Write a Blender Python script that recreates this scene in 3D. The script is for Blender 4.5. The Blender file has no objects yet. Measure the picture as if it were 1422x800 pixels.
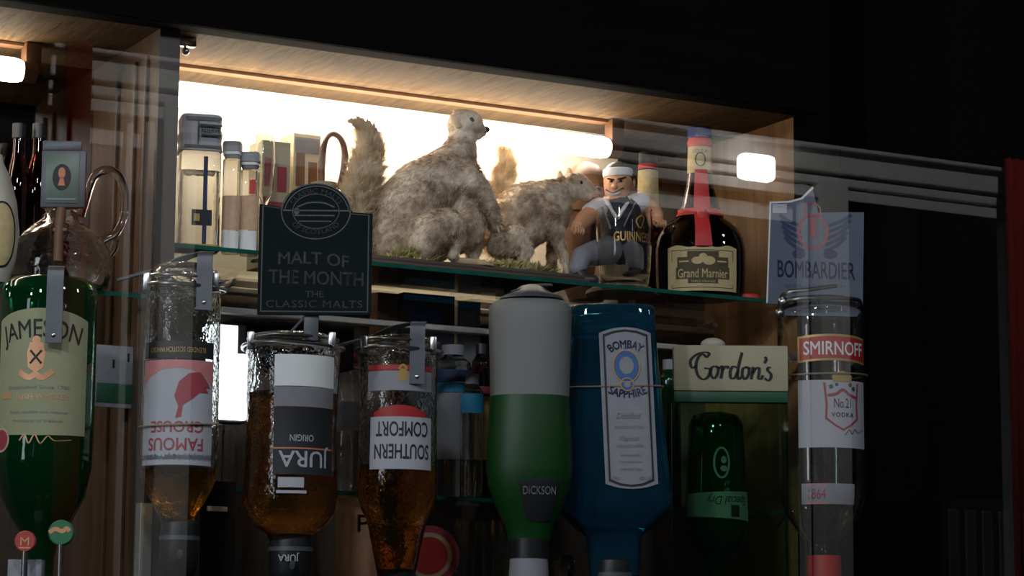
import bpy, bmesh, math, random
import numpy as np
from mathutils import Vector, Matrix
from mathutils.geometry import tessellate_polygon

random.seed(7)
rng = np.random.default_rng(7)
SC = bpy.context.scene
COL = SC.collection
PI = math.pi

# ------------------------------------------------------------------ camera
FPX = 3500.0
CX, CY = 711.0, 400.0
ax = Vector((6506, -601, -3500)).normalized()      # world +X in camera space (along the bar)
az = Vector((149, 21990, -3500)).normalized()      # world +Z in camera space
az = (az - ax * az.dot(ax)).normalized()
ay = az.cross(ax)
RWC = Matrix((ax, ay, az)).transposed()            # world -> camera
RCW = RWC.transposed()


def ray(px, py):
    return RCW @ Vector(((px - CX) / FPX, (CY - py) / FPX, -1.0))


P0 = Vector((0, 0, 1.9))
CAM = P0 - ray(650, 380) * 3.8
cam_d = bpy.data.cameras.new('camera')
cam_d.sensor_width = 36.0
cam_d.lens = FPX / 1422.0 * 36.0
cam_d.clip_start = 0.05
cam = bpy.data.objects.new('camera', cam_d)
cam.matrix_world = Matrix.Translation(CAM) @ RCW.to_4x4()
COL.objects.link(cam)
SC.camera = cam


def at(px, py, Y):
    d = ray(px, py)
    return CAM + d * ((Y - CAM.y) / d.y)


def ppm(p):                                        # pixels per metre at a point
    return FPX / -(RWC @ (Vector(p) - CAM)).z


# ------------------------------------------------------------------ view, world, lights
SC.view_settings.view_transform = 'Standard'
SC.view_settings.look = 'None'
SC.view_settings.gamma = 1
SC.view_settings.use_curve_mapping = False
SC.view_settings.exposure = 0.0
SC.cycles.max_bounces = 14
SC.cycles.transmission_bounces = 12
SC.cycles.glossy_bounces = 6
SC.cycles.transparent_max_bounces = 16
SC.cycles.sample_clamp_indirect = 6.0
SC.cycles.blur_glossy = 0.3
w = bpy.data.worlds.new('world')
SC.world = w
w.use_nodes = True
w.node_tree.nodes['Background'].inputs[0].default_value = (0.55, 0.65, 0.8, 1)
w.node_tree.nodes['Background'].inputs[1].default_value = 0.006

TUBE_STRENGTH = 18.0
FRONT_FILL = 38.0
FRAME_SPOT = 75.0
SIDE_WINDOW = 6.0


def area(name, loc, target, size, size_y, energy, color):
    l = bpy.data.lights.new(name, 'AREA')
    l.shape = 'RECTANGLE'
    l.size, l.size_y = size, size_y
    l.energy = energy
    l.color = color
    o = bpy.data.objects.new(name, l)
    o.location = loc
    o.rotation_euler = (Vector(target) - Vector(loc)).to_track_quat('-Z', 'Y').to_euler()
    COL.objects.link(o)
    return o


# small unseen fill lamps added in front of the bar for labels and glass glints
for lx_, ly_, lz_, e_ in ((-3.3, -1.5, 2.7, 0.30), (-2.3, -2.0, 2.75, 0.34), (-1.2, -1.6, 2.8, 0.16), (-0.1, -2.0, 2.8, 0.12), (1.3, -1.7, 2.8, 0.08)):
    area('front_fill_lamp', (lx_, ly_, lz_), (-0.2 + lx_ * 0.1, 0, 1.7), 0.14, 0.14, FRONT_FILL * e_, (0.86, 0.93, 1.0))
# tall window light on the left of the room, gives the upright highlights on the bottles
area('room_left_window', (-3.6, -1.3, 1.9), (0, 0, 1.75), 0.35, 1.1, SIDE_WINDOW, (0.85, 0.93, 1.0))
# unseen spots added to brighten the far window wall (behind the camera, seen mirrored in the glass screen)
for sx, ee, ang, tz in ((0.1, 1.7, 1.75, 2.3), (at(1240, 250, 1.6).x, 1.1, 1.15, 2.95)):
    sp = bpy.data.lights.new('window_wall_fill_spot', 'SPOT')
    sp.energy = FRAME_SPOT * ee
    sp.spot_size = ang
    sp.spot_blend = 0.6
    sp.shadow_soft_size = 0.04
    so = bpy.data.objects.new('window_wall_fill_spot', sp)
    so.location = (sx, -4.4, 3.6)
    so.rotation_euler = (Vector((sx, -6.0, tz)) - so.location).to_track_quat('-Z', 'Y').to_euler()
    COL.objects.link(so)


# ------------------------------------------------------------------ materials
def newmat(name):
    m = bpy.data.materials.new(name)
    m.use_nodes = True
    nt = m.node_tree
    return m, nt, nt.nodes['Principled BSDF']


def setp(b, **k):
    for a, v in k.items():
        b.inputs[a.replace('_', ' ')].default_value = v


_mc = {}


def mat(name, col, rough=0.5, metal=0.0, noise_amt=0.08, scale=60.0, bump=0.0, coat=0.0):
    if name in _mc:
        return _mc[name]
    m, nt, b = newmat(name)
    c = (*col, 1)
    tc = nt.nodes.new('ShaderNodeTexCoord')
    n = nt.nodes.new('ShaderNodeTexNoise')
    n.inputs['Scale'].default_value = scale
    n.inputs['Detail'].default_value = 4
    nt.links.new(tc.outputs['Object'], n.inputs['Vector'])
    mx = nt.nodes.new('ShaderNodeMix')
    mx.data_type = 'RGBA'
    mx.inputs[6].default_value = tuple(max(0, x * (1 - noise_amt * 2)) for x in col) + (1,)
    mx.inputs[7].default_value = tuple(min(1, x * (1 + noise_amt * 2)) for x in col) + (1,)
    nt.links.new(n.outputs['Fac'], mx.inputs[0])
    nt.links.new(mx.outputs[2], b.inputs['Base Color'])
    setp(b, Roughness=rough, Metallic=metal, Coat_Weight=coat)
    if bump:
        bp = nt.nodes.new('ShaderNodeBump')
        bp.inputs['Strength'].default_value = bump
        bp.inputs['Distance'].default_value = 0.002
        nt.links.new(n.outputs['Fac'], bp.inputs['Height'])
        nt.links.new(bp.outputs['Normal'], b.inputs['Normal'])
    _mc[name] = m
    return m


def wood(name, dark, light, axis='z', scale=6.0, rough=0.45):
    m, nt, b = newmat(name)
    tc = nt.nodes.new('ShaderNodeTexCoord')
    mp = nt.nodes.new('ShaderNodeMapping')
    s = {'z': (14, 14, 1.0), 'x': (1.0, 14, 14), 'y': (14, 1.4, 14)}[axis]
    mp.inputs['Scale'].default_value = s
    nt.links.new(tc.outputs['Object'], mp.inputs['Vector'])
    n = nt.nodes.new('ShaderNodeTexNoise')
    n.inputs['Scale'].default_value = scale
    n.inputs['Detail'].default_value = 8
    n.inputs['Roughness'].default_value = 0.65
    n.inputs['Distortion'].default_value = 0.6
    nt.links.new(mp.outputs[0], n.inputs['Vector'])
    n2 = nt.nodes.new('ShaderNodeTexNoise')
    n2.inputs['Scale'].default_value = scale * 7
    nt.links.new(mp.outputs[0], n2.inputs['Vector'])
    ad = nt.nodes.new('ShaderNodeMath')
    ad.operation = 'MULTIPLY_ADD'
    nt.links.new(n2.outputs['Fac'], ad.inputs[0])
    ad.inputs[1].default_value = 0.35
    nt.links.new(n.outputs['Fac'], ad.inputs[2])
    cr = nt.nodes.new('ShaderNodeValToRGB')
    cr.color_ramp.elements[0].position = 0.45
    cr.color_ramp.elements[1].position = 0.88
    cr.color_ramp.elements[0].color = (*dark, 1)
    cr.color_ramp.elements[1].color = (*light, 1)
    nt.links.new(ad.outputs[0], cr.inputs[0])
    nt.links.new(cr.outputs[0], b.inputs['Base Color'])
    bp = nt.nodes.new('ShaderNodeBump')
    bp.inputs['Strength'].default_value = 0.25
    bp.inputs['Distance'].default_value = 0.001
    nt.links.new(ad.outputs[0], bp.inputs['Height'])
    nt.links.new(bp.outputs['Normal'], b.inputs['Normal'])
    setp(b, Roughness=rough)
    return m


def glass(name, col=(1, 1, 1), rough=0.0, ior=1.45, bump=0.0, scale=25.0, dens=0.0):
    """solid refractive glass or liquid"""
    m, nt, b = newmat(name)
    setp(b, Base_Color=(*col, 1), Roughness=rough, IOR=ior, Transmission_Weight=1.0)
    if dens:
        va = nt.nodes.new('ShaderNodeVolumeAbsorption')
        va.inputs['Color'].default_value = (*dens[0], 1)
        va.inputs['Density'].default_value = dens[1]
        nt.links.new(va.outputs[0], nt.nodes['Material Output'].inputs['Volume'])
    if bump:
        tc = nt.nodes.new('ShaderNodeTexCoord')
        n = nt.nodes.new('ShaderNodeTexNoise')
        n.inputs['Scale'].default_value = scale
        n.inputs['Detail'].default_value = 2
        nt.links.new(tc.outputs['Object'], n.inputs['Vector'])
        bp = nt.nodes.new('ShaderNodeBump')
        bp.inputs['Strength'].default_value = bump
        bp.inputs['Distance'].default_value = 0.004
        nt.links.new(n.outputs['Fac'], bp.inputs['Height'])
        nt.links.new(bp.outputs['Normal'], b.inputs['Normal'])
    return m


def pane_mat(name, tint=(1, 1, 1), refl=1.0, rough=0.0):
    """thin sheet glass: straight-through transmission plus fresnel reflection"""
    m = bpy.data.materials.new(name)
    m.use_nodes = True
    nt = m.node_tree
    nt.nodes.clear()
    out = nt.nodes.new('ShaderNodeOutputMaterial')
    tr = nt.nodes.new('ShaderNodeBsdfTransparent')
    tr.inputs[0].default_value = (*tint, 1)
    gl = nt.nodes.new('ShaderNodeBsdfGlossy')
    gl.inputs['Roughness'].default_value = rough
    gl.inputs[0].default_value = (1, 1, 1, 1)
    fr = nt.nodes.new('ShaderNodeFresnel')
    fr.inputs[0].default_value = 1.5
    mu = nt.nodes.new('ShaderNodeMath')
    mu.operation = 'MULTIPLY'
    mu.inputs[1].default_value = refl
    mx = nt.nodes.new('ShaderNodeMixShader')
    ge = nt.nodes.new('ShaderNodeNewGeometry')
    iv = nt.nodes.new('ShaderNodeMath')
    iv.operation = 'SUBTRACT'
    iv.inputs[0].default_value = 1.0
    nt.links.new(ge.outputs['Backfacing'], iv.inputs[1])
    m3 = nt.nodes.new('ShaderNodeMath')
    m3.operation = 'MULTIPLY'
    nt.links.new(fr.outputs[0], m3.inputs[0])
    nt.links.new(iv.outputs[0], m3.inputs[1])
    nt.links.new(m3.outputs[0], mu.inputs[0])
    nt.links.new(mu.outputs[0], mx.inputs[0])
    nt.links.new(tr.outputs[0], mx.inputs[1])
    nt.links.new(gl.outputs[0], mx.inputs[2])
    nt.links.new(mx.outputs[0], out.inputs[0])
    return m


def emis(name, col, strength):
    m, nt, b = newmat(name)
    setp(b, Base_Color=(*col, 1), Emission_Color=(*col, 1), Emission_Strength=strength)
    return m


M = dict(
    ceil=wood('wood_ceiling', (0.045, 0.026, 0.012), (0.17, 0.105, 0.050), 'y', 9),
    side=wood('wood_side', (0.045, 0.021, 0.010), (0.12, 0.062, 0.028), 'z', 3),
    sider=wood('wood_side_right', (0.17, 0.078, 0.026), (0.38, 0.20, 0.075), 'z', 3),
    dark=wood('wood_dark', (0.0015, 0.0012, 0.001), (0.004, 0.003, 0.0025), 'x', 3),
    divf=wood('wood_divider_edge', (0.035, 0.025, 0.02), (0.06, 0.045, 0.035), 'z', 3),
    backlow=wood('wood_lower_back', (0.05, 0.035, 0.028), (0.13, 0.095, 0.075), 'z', 3),
    backup=mat('cream_back_paint', (0.82, 0.74, 0.60), 0.7, noise_amt=0.02),
    basew=wood('wood_plinth', (0.05, 0.035, 0.025), (0.12, 0.08, 0.06), 'x', 4),
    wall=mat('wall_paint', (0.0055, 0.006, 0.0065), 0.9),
    white=mat('white_paint', (0.75, 0.75, 0.73), 0.6, noise_amt=0.03),
    curtain=mat('curtain_red', (0.62, 0.05, 0.035), 0.9),
    metal=mat('brushed_metal', (0.55, 0.55, 0.56), 0.28, 1.0),
    strap=mat('strap_metal', (0.11, 0.115, 0.13), 0.5, 0.5),
    alu=mat('rail_aluminium', (0.55, 0.53, 0.48), 0.45, 0.7),
    blackp=mat('black_plastic', (0.012, 0.012, 0.014), 0.4),
    blackm=mat('black_matt', (0.006, 0.006, 0.006), 0.9),
    cream=mat('cream_card', (0.50, 0.44, 0.29), 0.7, noise_amt=0.03),
    creamc=mat('cream_ceramic', (0.55, 0.50, 0.42), 0.35),
    paper=mat('white_paper', (0.44, 0.44, 0.48), 0.7, noise_amt=0.03),
    paperb=mat('bright_paper', (0.8, 0.8, 0.78), 0.7, noise_amt=0.03),
    jamlab=mat('olive_cream_paper', (0.34, 0.35, 0.20), 0.7, noise_amt=0.04),
    ink=mat('black_ink', (0.012, 0.012, 0.015), 0.6),
    inkblue=mat('navy_ink', (0.02, 0.035, 0.10), 0.6),
    red=mat('red_print', (0.42, 0.02, 0.02), 0.5),
    redink=mat('red_ink', (0.36, 0.05, 0.07), 0.6),
    pink=mat('pink_print', (0.62, 0.22, 0.22), 0.6),
    gold=mat('gold_print', (0.50, 0.33, 0.10), 0.4, 0.3),
    copper=mat('copper_print', (0.75, 0.38, 0.20), 0.4, 0.2),
    grey=mat('grey_print', (0.22, 0.22, 0.24), 0.6),
    lgrey=mat('light_grey_card', (0.28, 0.28, 0.31), 0.6),
    dgreen=mat('dark_green_print', (0.02, 0.10, 0.05), 0.5),
    board=mat('blackish_green_board', (0.006, 0.011, 0.011), 0.75, noise_amt=0.2, scale=30),
    boardtxt=mat('worn_grey_lettering', (0.085, 0.09, 0.09), 0.7, noise_amt=0.35, scale=300),
    slate=mat('slate_blue_board', (0.095, 0.115, 0.165), 0.5, noise_amt=0.05, scale=20),
    ribbon=mat('red_ribbon', (0.60, 0.035, 0.03), 0.55),
    bluecap=mat('blue_cap', (0.02, 0.04, 0.20), 0.3),
    beige=mat('beige_label', (0.62, 0.38, 0.24), 0.7, noise_amt=0.12, scale=120),
    gmlab=mat('parchment_label', (0.62, 0.48, 0.24), 0.7, noise_amt=0.1, scale=150),
    gmdark=mat('dark_olive_print', (0.09, 0.07, 0.03), 0.7),
    skin=mat('resin_skin', (0.72, 0.36, 0.19), 0.4, noise_amt=0.06),
    hair=mat('resin_black_hair', (0.03, 0.025, 0.025), 0.45),
    cloth=mat('resin_navy_vest', (0.035, 0.037, 0.05), 0.5),
    clothw=mat('resin_white_cloth', (0.78, 0.76, 0.74), 0.5),
    clothg=mat('resin_grey_trousers', (0.26, 0.26, 0.28), 0.5),
    stone=mat('resin_stone', (0.42, 0.33, 0.22), 0.7, bump=0.4),
    brown=mat('brown_leather', (0.16, 0.075, 0.035), 0.5),
    wire=mat('loop_wire', (0.50, 0.36, 0.24), 0.4, 0.5),
    fg_red=mat('red_badge', (0.50, 0.07, 0.05), 0.4),
    fg_green=mat('green_badge', (0.03, 0.20, 0.09), 0.4),
    bluelab=mat('blue_label', (0.03, 0.32, 0.55), 0.5),
    crestblue=mat('crest_blue', (0.04, 0.12, 0.35), 0.5),
    pclip=mat('green_grey_badge_face', (0.10, 0.15, 0.11), 0.4),
    orange=mat('orange_print', (0.60, 0.20, 0.08), 0.5),
    gclear=glass('clear_glass', (0.96, 0.98, 0.97), 0.0, 1.5, bump=0.35, scale=45),
    gham=glass('hammered_glass', (0.95, 0.97, 0.96), 0.0, 1.5, bump=0.6, scale=70),
    gplain=glass('plain_glass', (0.97, 0.98, 0.98), 0.0, 1.45),
    ggreen=glass('green_glass', (0.03, 0.42, 0.12), 0.0, 1.5, bump=0.15),
    gdark=glass('brown_glass', (0.22, 0.05, 0.03), 0.0, 1.5),
    gblue=glass('blue_glass', (0.22, 0.66, 0.95), 0.02, 1.3, bump=0.25, scale=18),
    amber=glass('amber_whisky', (1.0, 0.50, 0.08), 0.0, 1.36, bump=0.5, scale=40),
    ambdark=glass('dark_amber_whisky', (0.98, 0.38, 0.045), 0.0, 1.36, bump=0.5, scale=40),
    water=glass('clear_spirit', (0.95, 0.97, 0.97), 0.0, 1.33),
    tube=emis('fluorescent_tube', (1.0, 0.90, 0.74), TUBE_STRENGTH),
    patchglow=emis('bright_patch_glow', (0.92, 0.96, 1.0), 2.2),  # glow of the added panel that replaces a bright patch
    lampr=emis('lit_lamp_shade', (1.0, 0.97, 0.92), 18.0),
    shelfg=pane_mat('shelf_glass', (0.93, 0.97, 0.95), 1.0, 0.02),
    shelfe=mat('shelf_green_edge', (0.01, 0.10, 0.07), 0.15, noise_amt=0.3, scale=30),
    screen=pane_mat('screen_glass', (0.99, 0.99, 0.99), 1.8),
    greenpane=pane_mat('green_tinted_perspex', (0.66, 0.88, 0.72), 1.0),
)
m, nt, b = newmat('mirror_silver')
setp(b, Base_Color=(0.30, 0.27, 0.24, 1), Metallic=1.0, Roughness=0.04)
M['mirror'] = m
m, nt, b = newmat('frosted_glass')
setp(b, Base_Color=(0.27, 0.27, 0.26, 1), Roughness=0.45, Transmission_Weight=0.2)
frn = nt.nodes.new('ShaderNodeTexNoise')
frn.inputs['Scale'].default_value = 700
frb = nt.nodes.new('ShaderNodeBump')
frb.inputs['Strength'].default_value = 0.5
frb.inputs['Distance'].default_value = 0.0005
nt.links.new(frn.outputs['Fac'], frb.inputs['Height'])
nt.links.new(frb.outputs['Normal'], b.inputs['Normal'])
M['frost'] = m
for k_, c_, t_ in (('gblue', (0.05, 0.32, 0.52), 0.93), ('ggreen', (0.01, 0.26, 0.08), 0.92)):
    bb_ = M[k_].node_tree.nodes['Principled BSDF']
    bb_.inputs['Base Color'].default_value = (*c_, 1)
    bb_.inputs['Transmission Weight'].default_value = t_
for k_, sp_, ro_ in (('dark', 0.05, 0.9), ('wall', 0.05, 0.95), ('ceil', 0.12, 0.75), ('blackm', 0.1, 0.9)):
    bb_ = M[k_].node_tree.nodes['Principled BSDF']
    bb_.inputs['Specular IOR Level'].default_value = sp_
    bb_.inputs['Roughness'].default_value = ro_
M['board'].node_tree.nodes['Principled BSDF'].inputs['Specular IOR Level'].default_value = 0.1
M['gdgreen'] = glass('dark_green_glass', (0.05, 0.40, 0.14), 0.0, 1.5)
m, nt, b = newmat('frosted_green')
setp(b, Base_Color=(0.003, 0.065, 0.006, 1), Roughness=0.45, Transmission_Weight=0.25)
M['frostgreen'] = m


def furmat(name, a, bcol, c):
    m, nt, b = newmat(name)
    tc = nt.nodes.new('ShaderNodeTexCoord')
    n = nt.nodes.new('ShaderNodeTexNoise')
    n.inputs['Scale'].default_value = 26
    n.inputs['Detail'].default_value = 7
    n.inputs['Roughness'].default_value = 0.7
    nt.links.new(tc.outputs['Object'], n.inputs['Vector'])
    cr = nt.nodes.new('ShaderNodeValToRGB')
    cr.color_ramp.elements[0].position = 0.34
    cr.color_ramp.elements[0].color = (*a, 1)
    cr.color_ramp.elements[1].position = 0.68
    cr.color_ramp.elements[1].color = (*c, 1)
    e = cr.color_ramp.elements.new(0.5)
    e.color = (*bcol, 1)
    nt.links.new(n.outputs['Fac'], cr.inputs[0])
    nt.links.new(cr.outputs[0], b.inputs['Base Color'])
    setp(b, Roughness=0.85)
    return m


M['fur'] = furmat('squirrel_fur', (0.20, 0.135, 0.085), (0.56, 0.42, 0.29), (0.95, 0.82, 0.64))
M['furtail'] = furmat('squirrel_tail_fur', (0.34, 0.22, 0.11), (0.62, 0.47, 0.29), (0.85, 0.72, 0.52))
M['paw'] = mat('paw_skin', (0.66, 0.48, 0.30), 0.7, bump=0.4)
M['moss'] = furmat('dry_moss', (0.28, 0.27, 0.07), (0.58, 0.50, 0.20), (0.80, 0.64, 0.34))


# ------------------------------------------------------------------ builders
def obj(name, verts, faces, material, parent=None, smooth=True, loc=None):
    me = bpy.data.meshes.new(name)
    me.from_pydata([tuple(v) for v in verts], [], faces)
    me.validate()
    bm = bmesh.new()
    bm.from_mesh(me)
    if len(bm.faces) < 20000:
        bmesh.ops.recalc_face_normals(bm, faces=bm.faces)
    bm.to_mesh(me)
    bm.free()
    if smooth:
        for p in me.polygons:
            p.use_smooth = True
        try:
            me.set_sharp_from_angle(angle=math.radians(42))
        except Exception:
            pass
    me.materials.append(M[material] if isinstance(material, str) else material)
    o = bpy.data.objects.new(name, me)
    COL.objects.link(o)
    if parent:
        o.parent = parent
    if loc is not None:
        o.location = loc
    return o


def raw(name, me, material, parent=None):
    me.materials.clear()
    me.materials.append(M[material] if isinstance(material, str) else material)
    o = bpy.data.objects.new(name, me)
    COL.objects.link(o)
    if parent:
        o.parent = parent
    return o


def tag(o, label=None, cat=None, group=None, kind=None):
    if label:
        o['label'] = label
    if cat:
        o['category'] = cat
    if group:
        o['group'] = group
    if kind:
        o['kind'] = kind
    return o


def empty(name, loc, label=None, cat=None, group=None, rz=0.0, kind=None):
    o = bpy.data.objects.new(name, None)
    o.empty_display_size = 0.02
    COL.objects.link(o)
    o.location = loc
    o.rotation_euler = (0, 0, rz)
    return tag(o, label, cat, group, kind)


class MB:
    def __init__(s):
        s.v = []
        s.f = []

    def add(s, v, f):
        k = len(s.v)
        s.v += [tuple(p) for p in v]
        s.f += [tuple(i + k for i in q) for q in f]
        return s

    def box(s, a, b, bev=0.0):
        x0, y0, z0 = (min(a[i], b[i]) for i in range(3))
        x1, y1, z1 = (max(a[i], b[i]) for i in range(3))
        if bev <= 0:
            v = [(x, y, z) for z in (z0, z1) for y in (y0, y1) for x in (x0, x1)]
            s.add(v, [(0, 1, 3, 2), (4, 6, 7, 5), (0, 4, 5, 1), (1, 5, 7, 3), (3, 7, 6, 2), (2, 6, 4, 0)])
            return s
        bm = bmesh.new()
        bmesh.ops.create_cube(bm, size=1)
        for q in bm.verts:
            q.co = Vector(((x0 + x1) / 2 + q.co.x * (x1 - x0), (y0 + y1) / 2 + q.co.y * (y1 - y0),
                           (z0 + z1) / 2 + q.co.z * (z1 - z0)))
        bmesh.ops.bevel(bm, geom=bm.edges[:], offset=bev, segments=2, affect='EDGES', profile=0.5)
        bm.verts.index_update()
        s.add([q.co[:] for q in bm.verts], [[q.index for q in f.verts] for f in bm.faces])
        bm.free()
        return s

    def lathe(s, prof, seg=40, cx=0, cy=0, n=2.0, asp=1.0, cap=True, flip=False):
        """prof = [(r, z)]"""
        ring = []
        for i in range(seg):
            a = 2 * PI * i / seg
            c, q = math.cos(a), math.sin(a)
            k = (abs(c) ** n + abs(q) ** n) ** (-1.0 / n)
            ring.append((c * k, q * k * asp))
        v = []
        f = []
        for r, z in prof:
            for x, y in ring:
                v.append((cx + x * r, cy + y * r, z))
        for j in range(len(prof) - 1):
            for i in range(seg):
                i2 = (i + 1) % seg
                f.append((j * seg + i, j * seg + i2, (j + 1) * seg + i2, (j + 1) * seg + i))
        if cap:
            f.append(tuple(range(seg))[::-1])
            f.append(tuple((len(prof) - 1) * seg + i for i in range(seg)))
        s.add(v, f)
        return s

    def tube(s, pts, r, seg=10, flat=1.0, updir=None):
        pts = [Vector(p) for p in pts]
        n = len(pts)
        rs = r if isinstance(r, (list, tuple)) else [r] * n
        v = []
        f = []
        up = Vector(updir or (0.13, 0.21, 1)).normalized()
        for i, p in enumerate(pts):
            t = (pts[min(i + 1, n - 1)] - pts[max(i - 1, 0)]).normalized()
            a = t.cross(up)
            if a.length < 1e-4:
                a = t.cross(Vector((1, 0, 0)))
            a.normalize()
            bb = a.cross(t).normalized()
            for k in range(seg):
                th = 2 * PI * k / seg
                v.append(p + a * math.cos(th) * rs[i] + bb * math.sin(th) * rs[i] * flat)
        for j in range(n - 1):
            for k in range(seg):
                k2 = (k + 1) % seg
                f.append((j * seg + k, j * seg + k2, (j + 1) * seg + k2, (j + 1) * seg + k))
        f.append(tuple(range(seg))[::-1])
        f.append(tuple((n - 1) * seg + k for k in range(seg)))
        s.add(v, f)
        return s

    def ball(s, c, r, sc=(1, 1, 1), sub=2):
        bm = bmesh.new()
        bmesh.ops.create_icosphere(bm, subdivisions=sub, radius=r)
        bm.verts.index_update()
        s.add([(c[0] + q.co.x * sc[0], c[1] + q.co.y * sc[1], c[2] + q.co.z * sc[2]) for q in bm.verts],
              [[q.index for q in f.verts] for f in bm.faces])
        bm.free()
        return s

    def prism(s, poly, y0, y1):
        """poly = [(x, z)] extruded from y0 to y1"""
        n = len(poly)
        v = [(x, y0, z) for x, z in poly] + [(x, y1, z) for x, z in poly]
        f = [tuple(range(n)), tuple(range(n, 2 * n))[::-1]]
        f += [(i, (i + 1) % n, n + (i + 1) % n, n + i) for i in range(n)]
        s.add(v, f)
        return s

    def build(s, name, material, parent=None, smooth=True, loc=None):
        return obj(name, s.v, s.f, material, parent, smooth, loc)


def smooth_pts(pts, k=8):
    """Catmull-Rom through the points"""
    P = [Vector(p) for p in pts]
    P = [P[0] * 2 - P[1]] + P + [P[-1] * 2 - P[-2]]
    out = []
    for i in range(1, len(P) - 2):
        for j in range(k):
            t = j / k
            a, b_, c, d = P[i - 1], P[i], P[i + 1], P[i + 2]
            out.append(0.5 * ((2 * b_) + (c - a) * t + (2 * a - 5 * b_ + 4 * c - d) * t * t + (3 * b_ - a - 3 * c + d) * t ** 3))
    out.append(P[-2])
    return out


# ---- lettering
_tc = {}


def text_geo(s, size, shear=0.0, bold=0.0, sx=1.0, spacing=1.0):
    key = (s, shear, bold, spacing)
    if key not in _tc:
        cu = bpy.data.curves.new('txt', 'FONT')
        cu.body = s
        cu.size = 1.0
        cu.shear = shear
        cu.space_character = spacing
        cu.resolution_u = 3
        cu.fill_mode = 'FRONT'
        o = bpy.data.objects.new('txt', cu)
        me = o.to_mesh()
        v = np.array([q.co[:2] for q in me.vertices]) if len(me.vertices) else np.zeros((1, 2))
        f = [tuple(p.vertices) for p in me.polygons]
        if bold:                       # heavier strokes: the same outline set down again, a hair aside
            n_ = len(v)
            vs_, fs_ = [v], list(f)
            for q_, (dx, dy) in enumerate(((1.6, 0), (0.8, 0.7), (0.8, -0.7)), 1):
                vs_.append(v + np.array([bold * dx, bold * dy]))
                fs_ += [tuple(i + n_ * q_ for i in g) for g in f]
            v, f = np.vstack(vs_), fs_
        o.to_mesh_clear()
        bpy.data.objects.remove(o)
        bpy.data.curves.remove(cu)
        v = v - np.array([(v[:, 0].min() + v[:, 0].max()) / 2, 0.35])
        _tc[key] = (v, f)
    v, f = _tc[key]
    return v * np.array([size * sx, size]), f


def fit_text(s, width, height, **k):
    """scaled so that the capitals are `height` tall and the line `width` wide"""
    v, f = text_geo(s, 1.0, **k)
    wd = max(v[:, 0].max() - v[:, 0].min(), 1e-6)
    return v * np.array([width / wd, height / 0.7]), f


def arc(v, R, up=True):
    """bend a text line round a circle; `up` puts it on the top of the circle. origin = line middle"""
    o = []
    for x, y in v:
        if up:
            a = x / R
            o.append(((R + y) * math.sin(a), (R + y) * math.cos(a) - R))
        else:
            a = x / R
            o.append(((R - y) * math.sin(a), -(R - y) * math.cos(a) + R))
    return np.array(o)


def stroke(pts, wd, k=6, closed=False):
    """flat ribbon along a 2D path -> (v, f)"""
    P = smooth_pts([(p[0], p[1], 0) for p in pts], k)
    v = []
    f = []
    n = len(P)
    for i, p in enumerate(P):
        t = (P[min(i + 1, n - 1)] - P[max(i - 1, 0)]).normalized()
        # pen with a slanted nib
        wv = wd * (0.35 + 0.65 * abs(t.y)) if not closed else wd
        nrm = Vector((-t.y, t.x, 0)) * wv / 2
        v += [(p + nrm)[:2], (p - nrm)[:2]]
    f = [(2 * i, 2 * i + 1, 2 * i + 3, 2 * i + 2) for i in range(n - 1)]
    return np.array(v), f


def ellipse_ring(cx, cy, rx, ry, wd, n=40):
    v = []
    for i in range(n):
        a = 2 * PI * i / n
        v += [(cx + (rx) * math.cos(a), cy + ry * math.sin(a)), (cx + (rx - wd) * math.cos(a), cy + (ry - wd) * math.sin(a))]
    f = [(2 * i, 2 * i + 1, (2 * i + 3) % (2 * n), (2 * i + 2) % (2 * n)) for i in range(n)]
    return np.array(v), f


def ellipse(cx, cy, rx, ry, n=24):
    return np.array([(cx + rx * math.cos(2 * PI * i / n), cy + ry * math.sin(2 * PI * i / n)) for i in range(n)]), [tuple(range(n))]


def rect(x0, y0, x1, y1, n=10):
    v = []
    for i in range(n + 1):
        x = x0 + (x1 - x0) * i / n
        v += [(x, y0), (x, y1)]
    return np.array(v), [(2 * i, 2 * i + 2, 2 * i + 3, 2 * i + 1) for i in range(n)]


def poly2(pts):
    return np.array(pts, dtype=float), [tuple(range(len(pts)))]


def fine(v, f, step=5.0):
    """cut large flat outlines into small triangles so that they can follow a round surface"""
    if all(len(g) <= 4 for g in f):
        return v, f
    out = []
    for g in f:
        P = [Vector((v[i][0], v[i][1], 0)) for i in g]
        tris = tessellate_polygon([P]) if len(g) > 3 else [(0, 1, 2)]
        todo = [tuple(P[i] for i in t) for t in tris]
        while todo:
            a, b_, c = todo.pop()
            L = [(a - b_).length, (b_ - c).length, (c - a).length]
            m_ = max(L)
            if m_ < step:
                out.append((a, b_, c))
            elif m_ == L[0]:
                h = (a + b_) / 2
                todo += [(a, h, c), (h, b_, c)]
            elif m_ == L[1]:
                h = (b_ + c) / 2
                todo += [(a, b_, h), (a, h, c)]
            else:
                h = (c + a) / 2
                todo += [(a, b_, h), (h, b_, c)]
    V = np.array([p[:2] for t in out for p in t])
    return V, [(3 * i, 3 * i + 1, 3 * i + 2) for i in range(len(out))]


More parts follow.
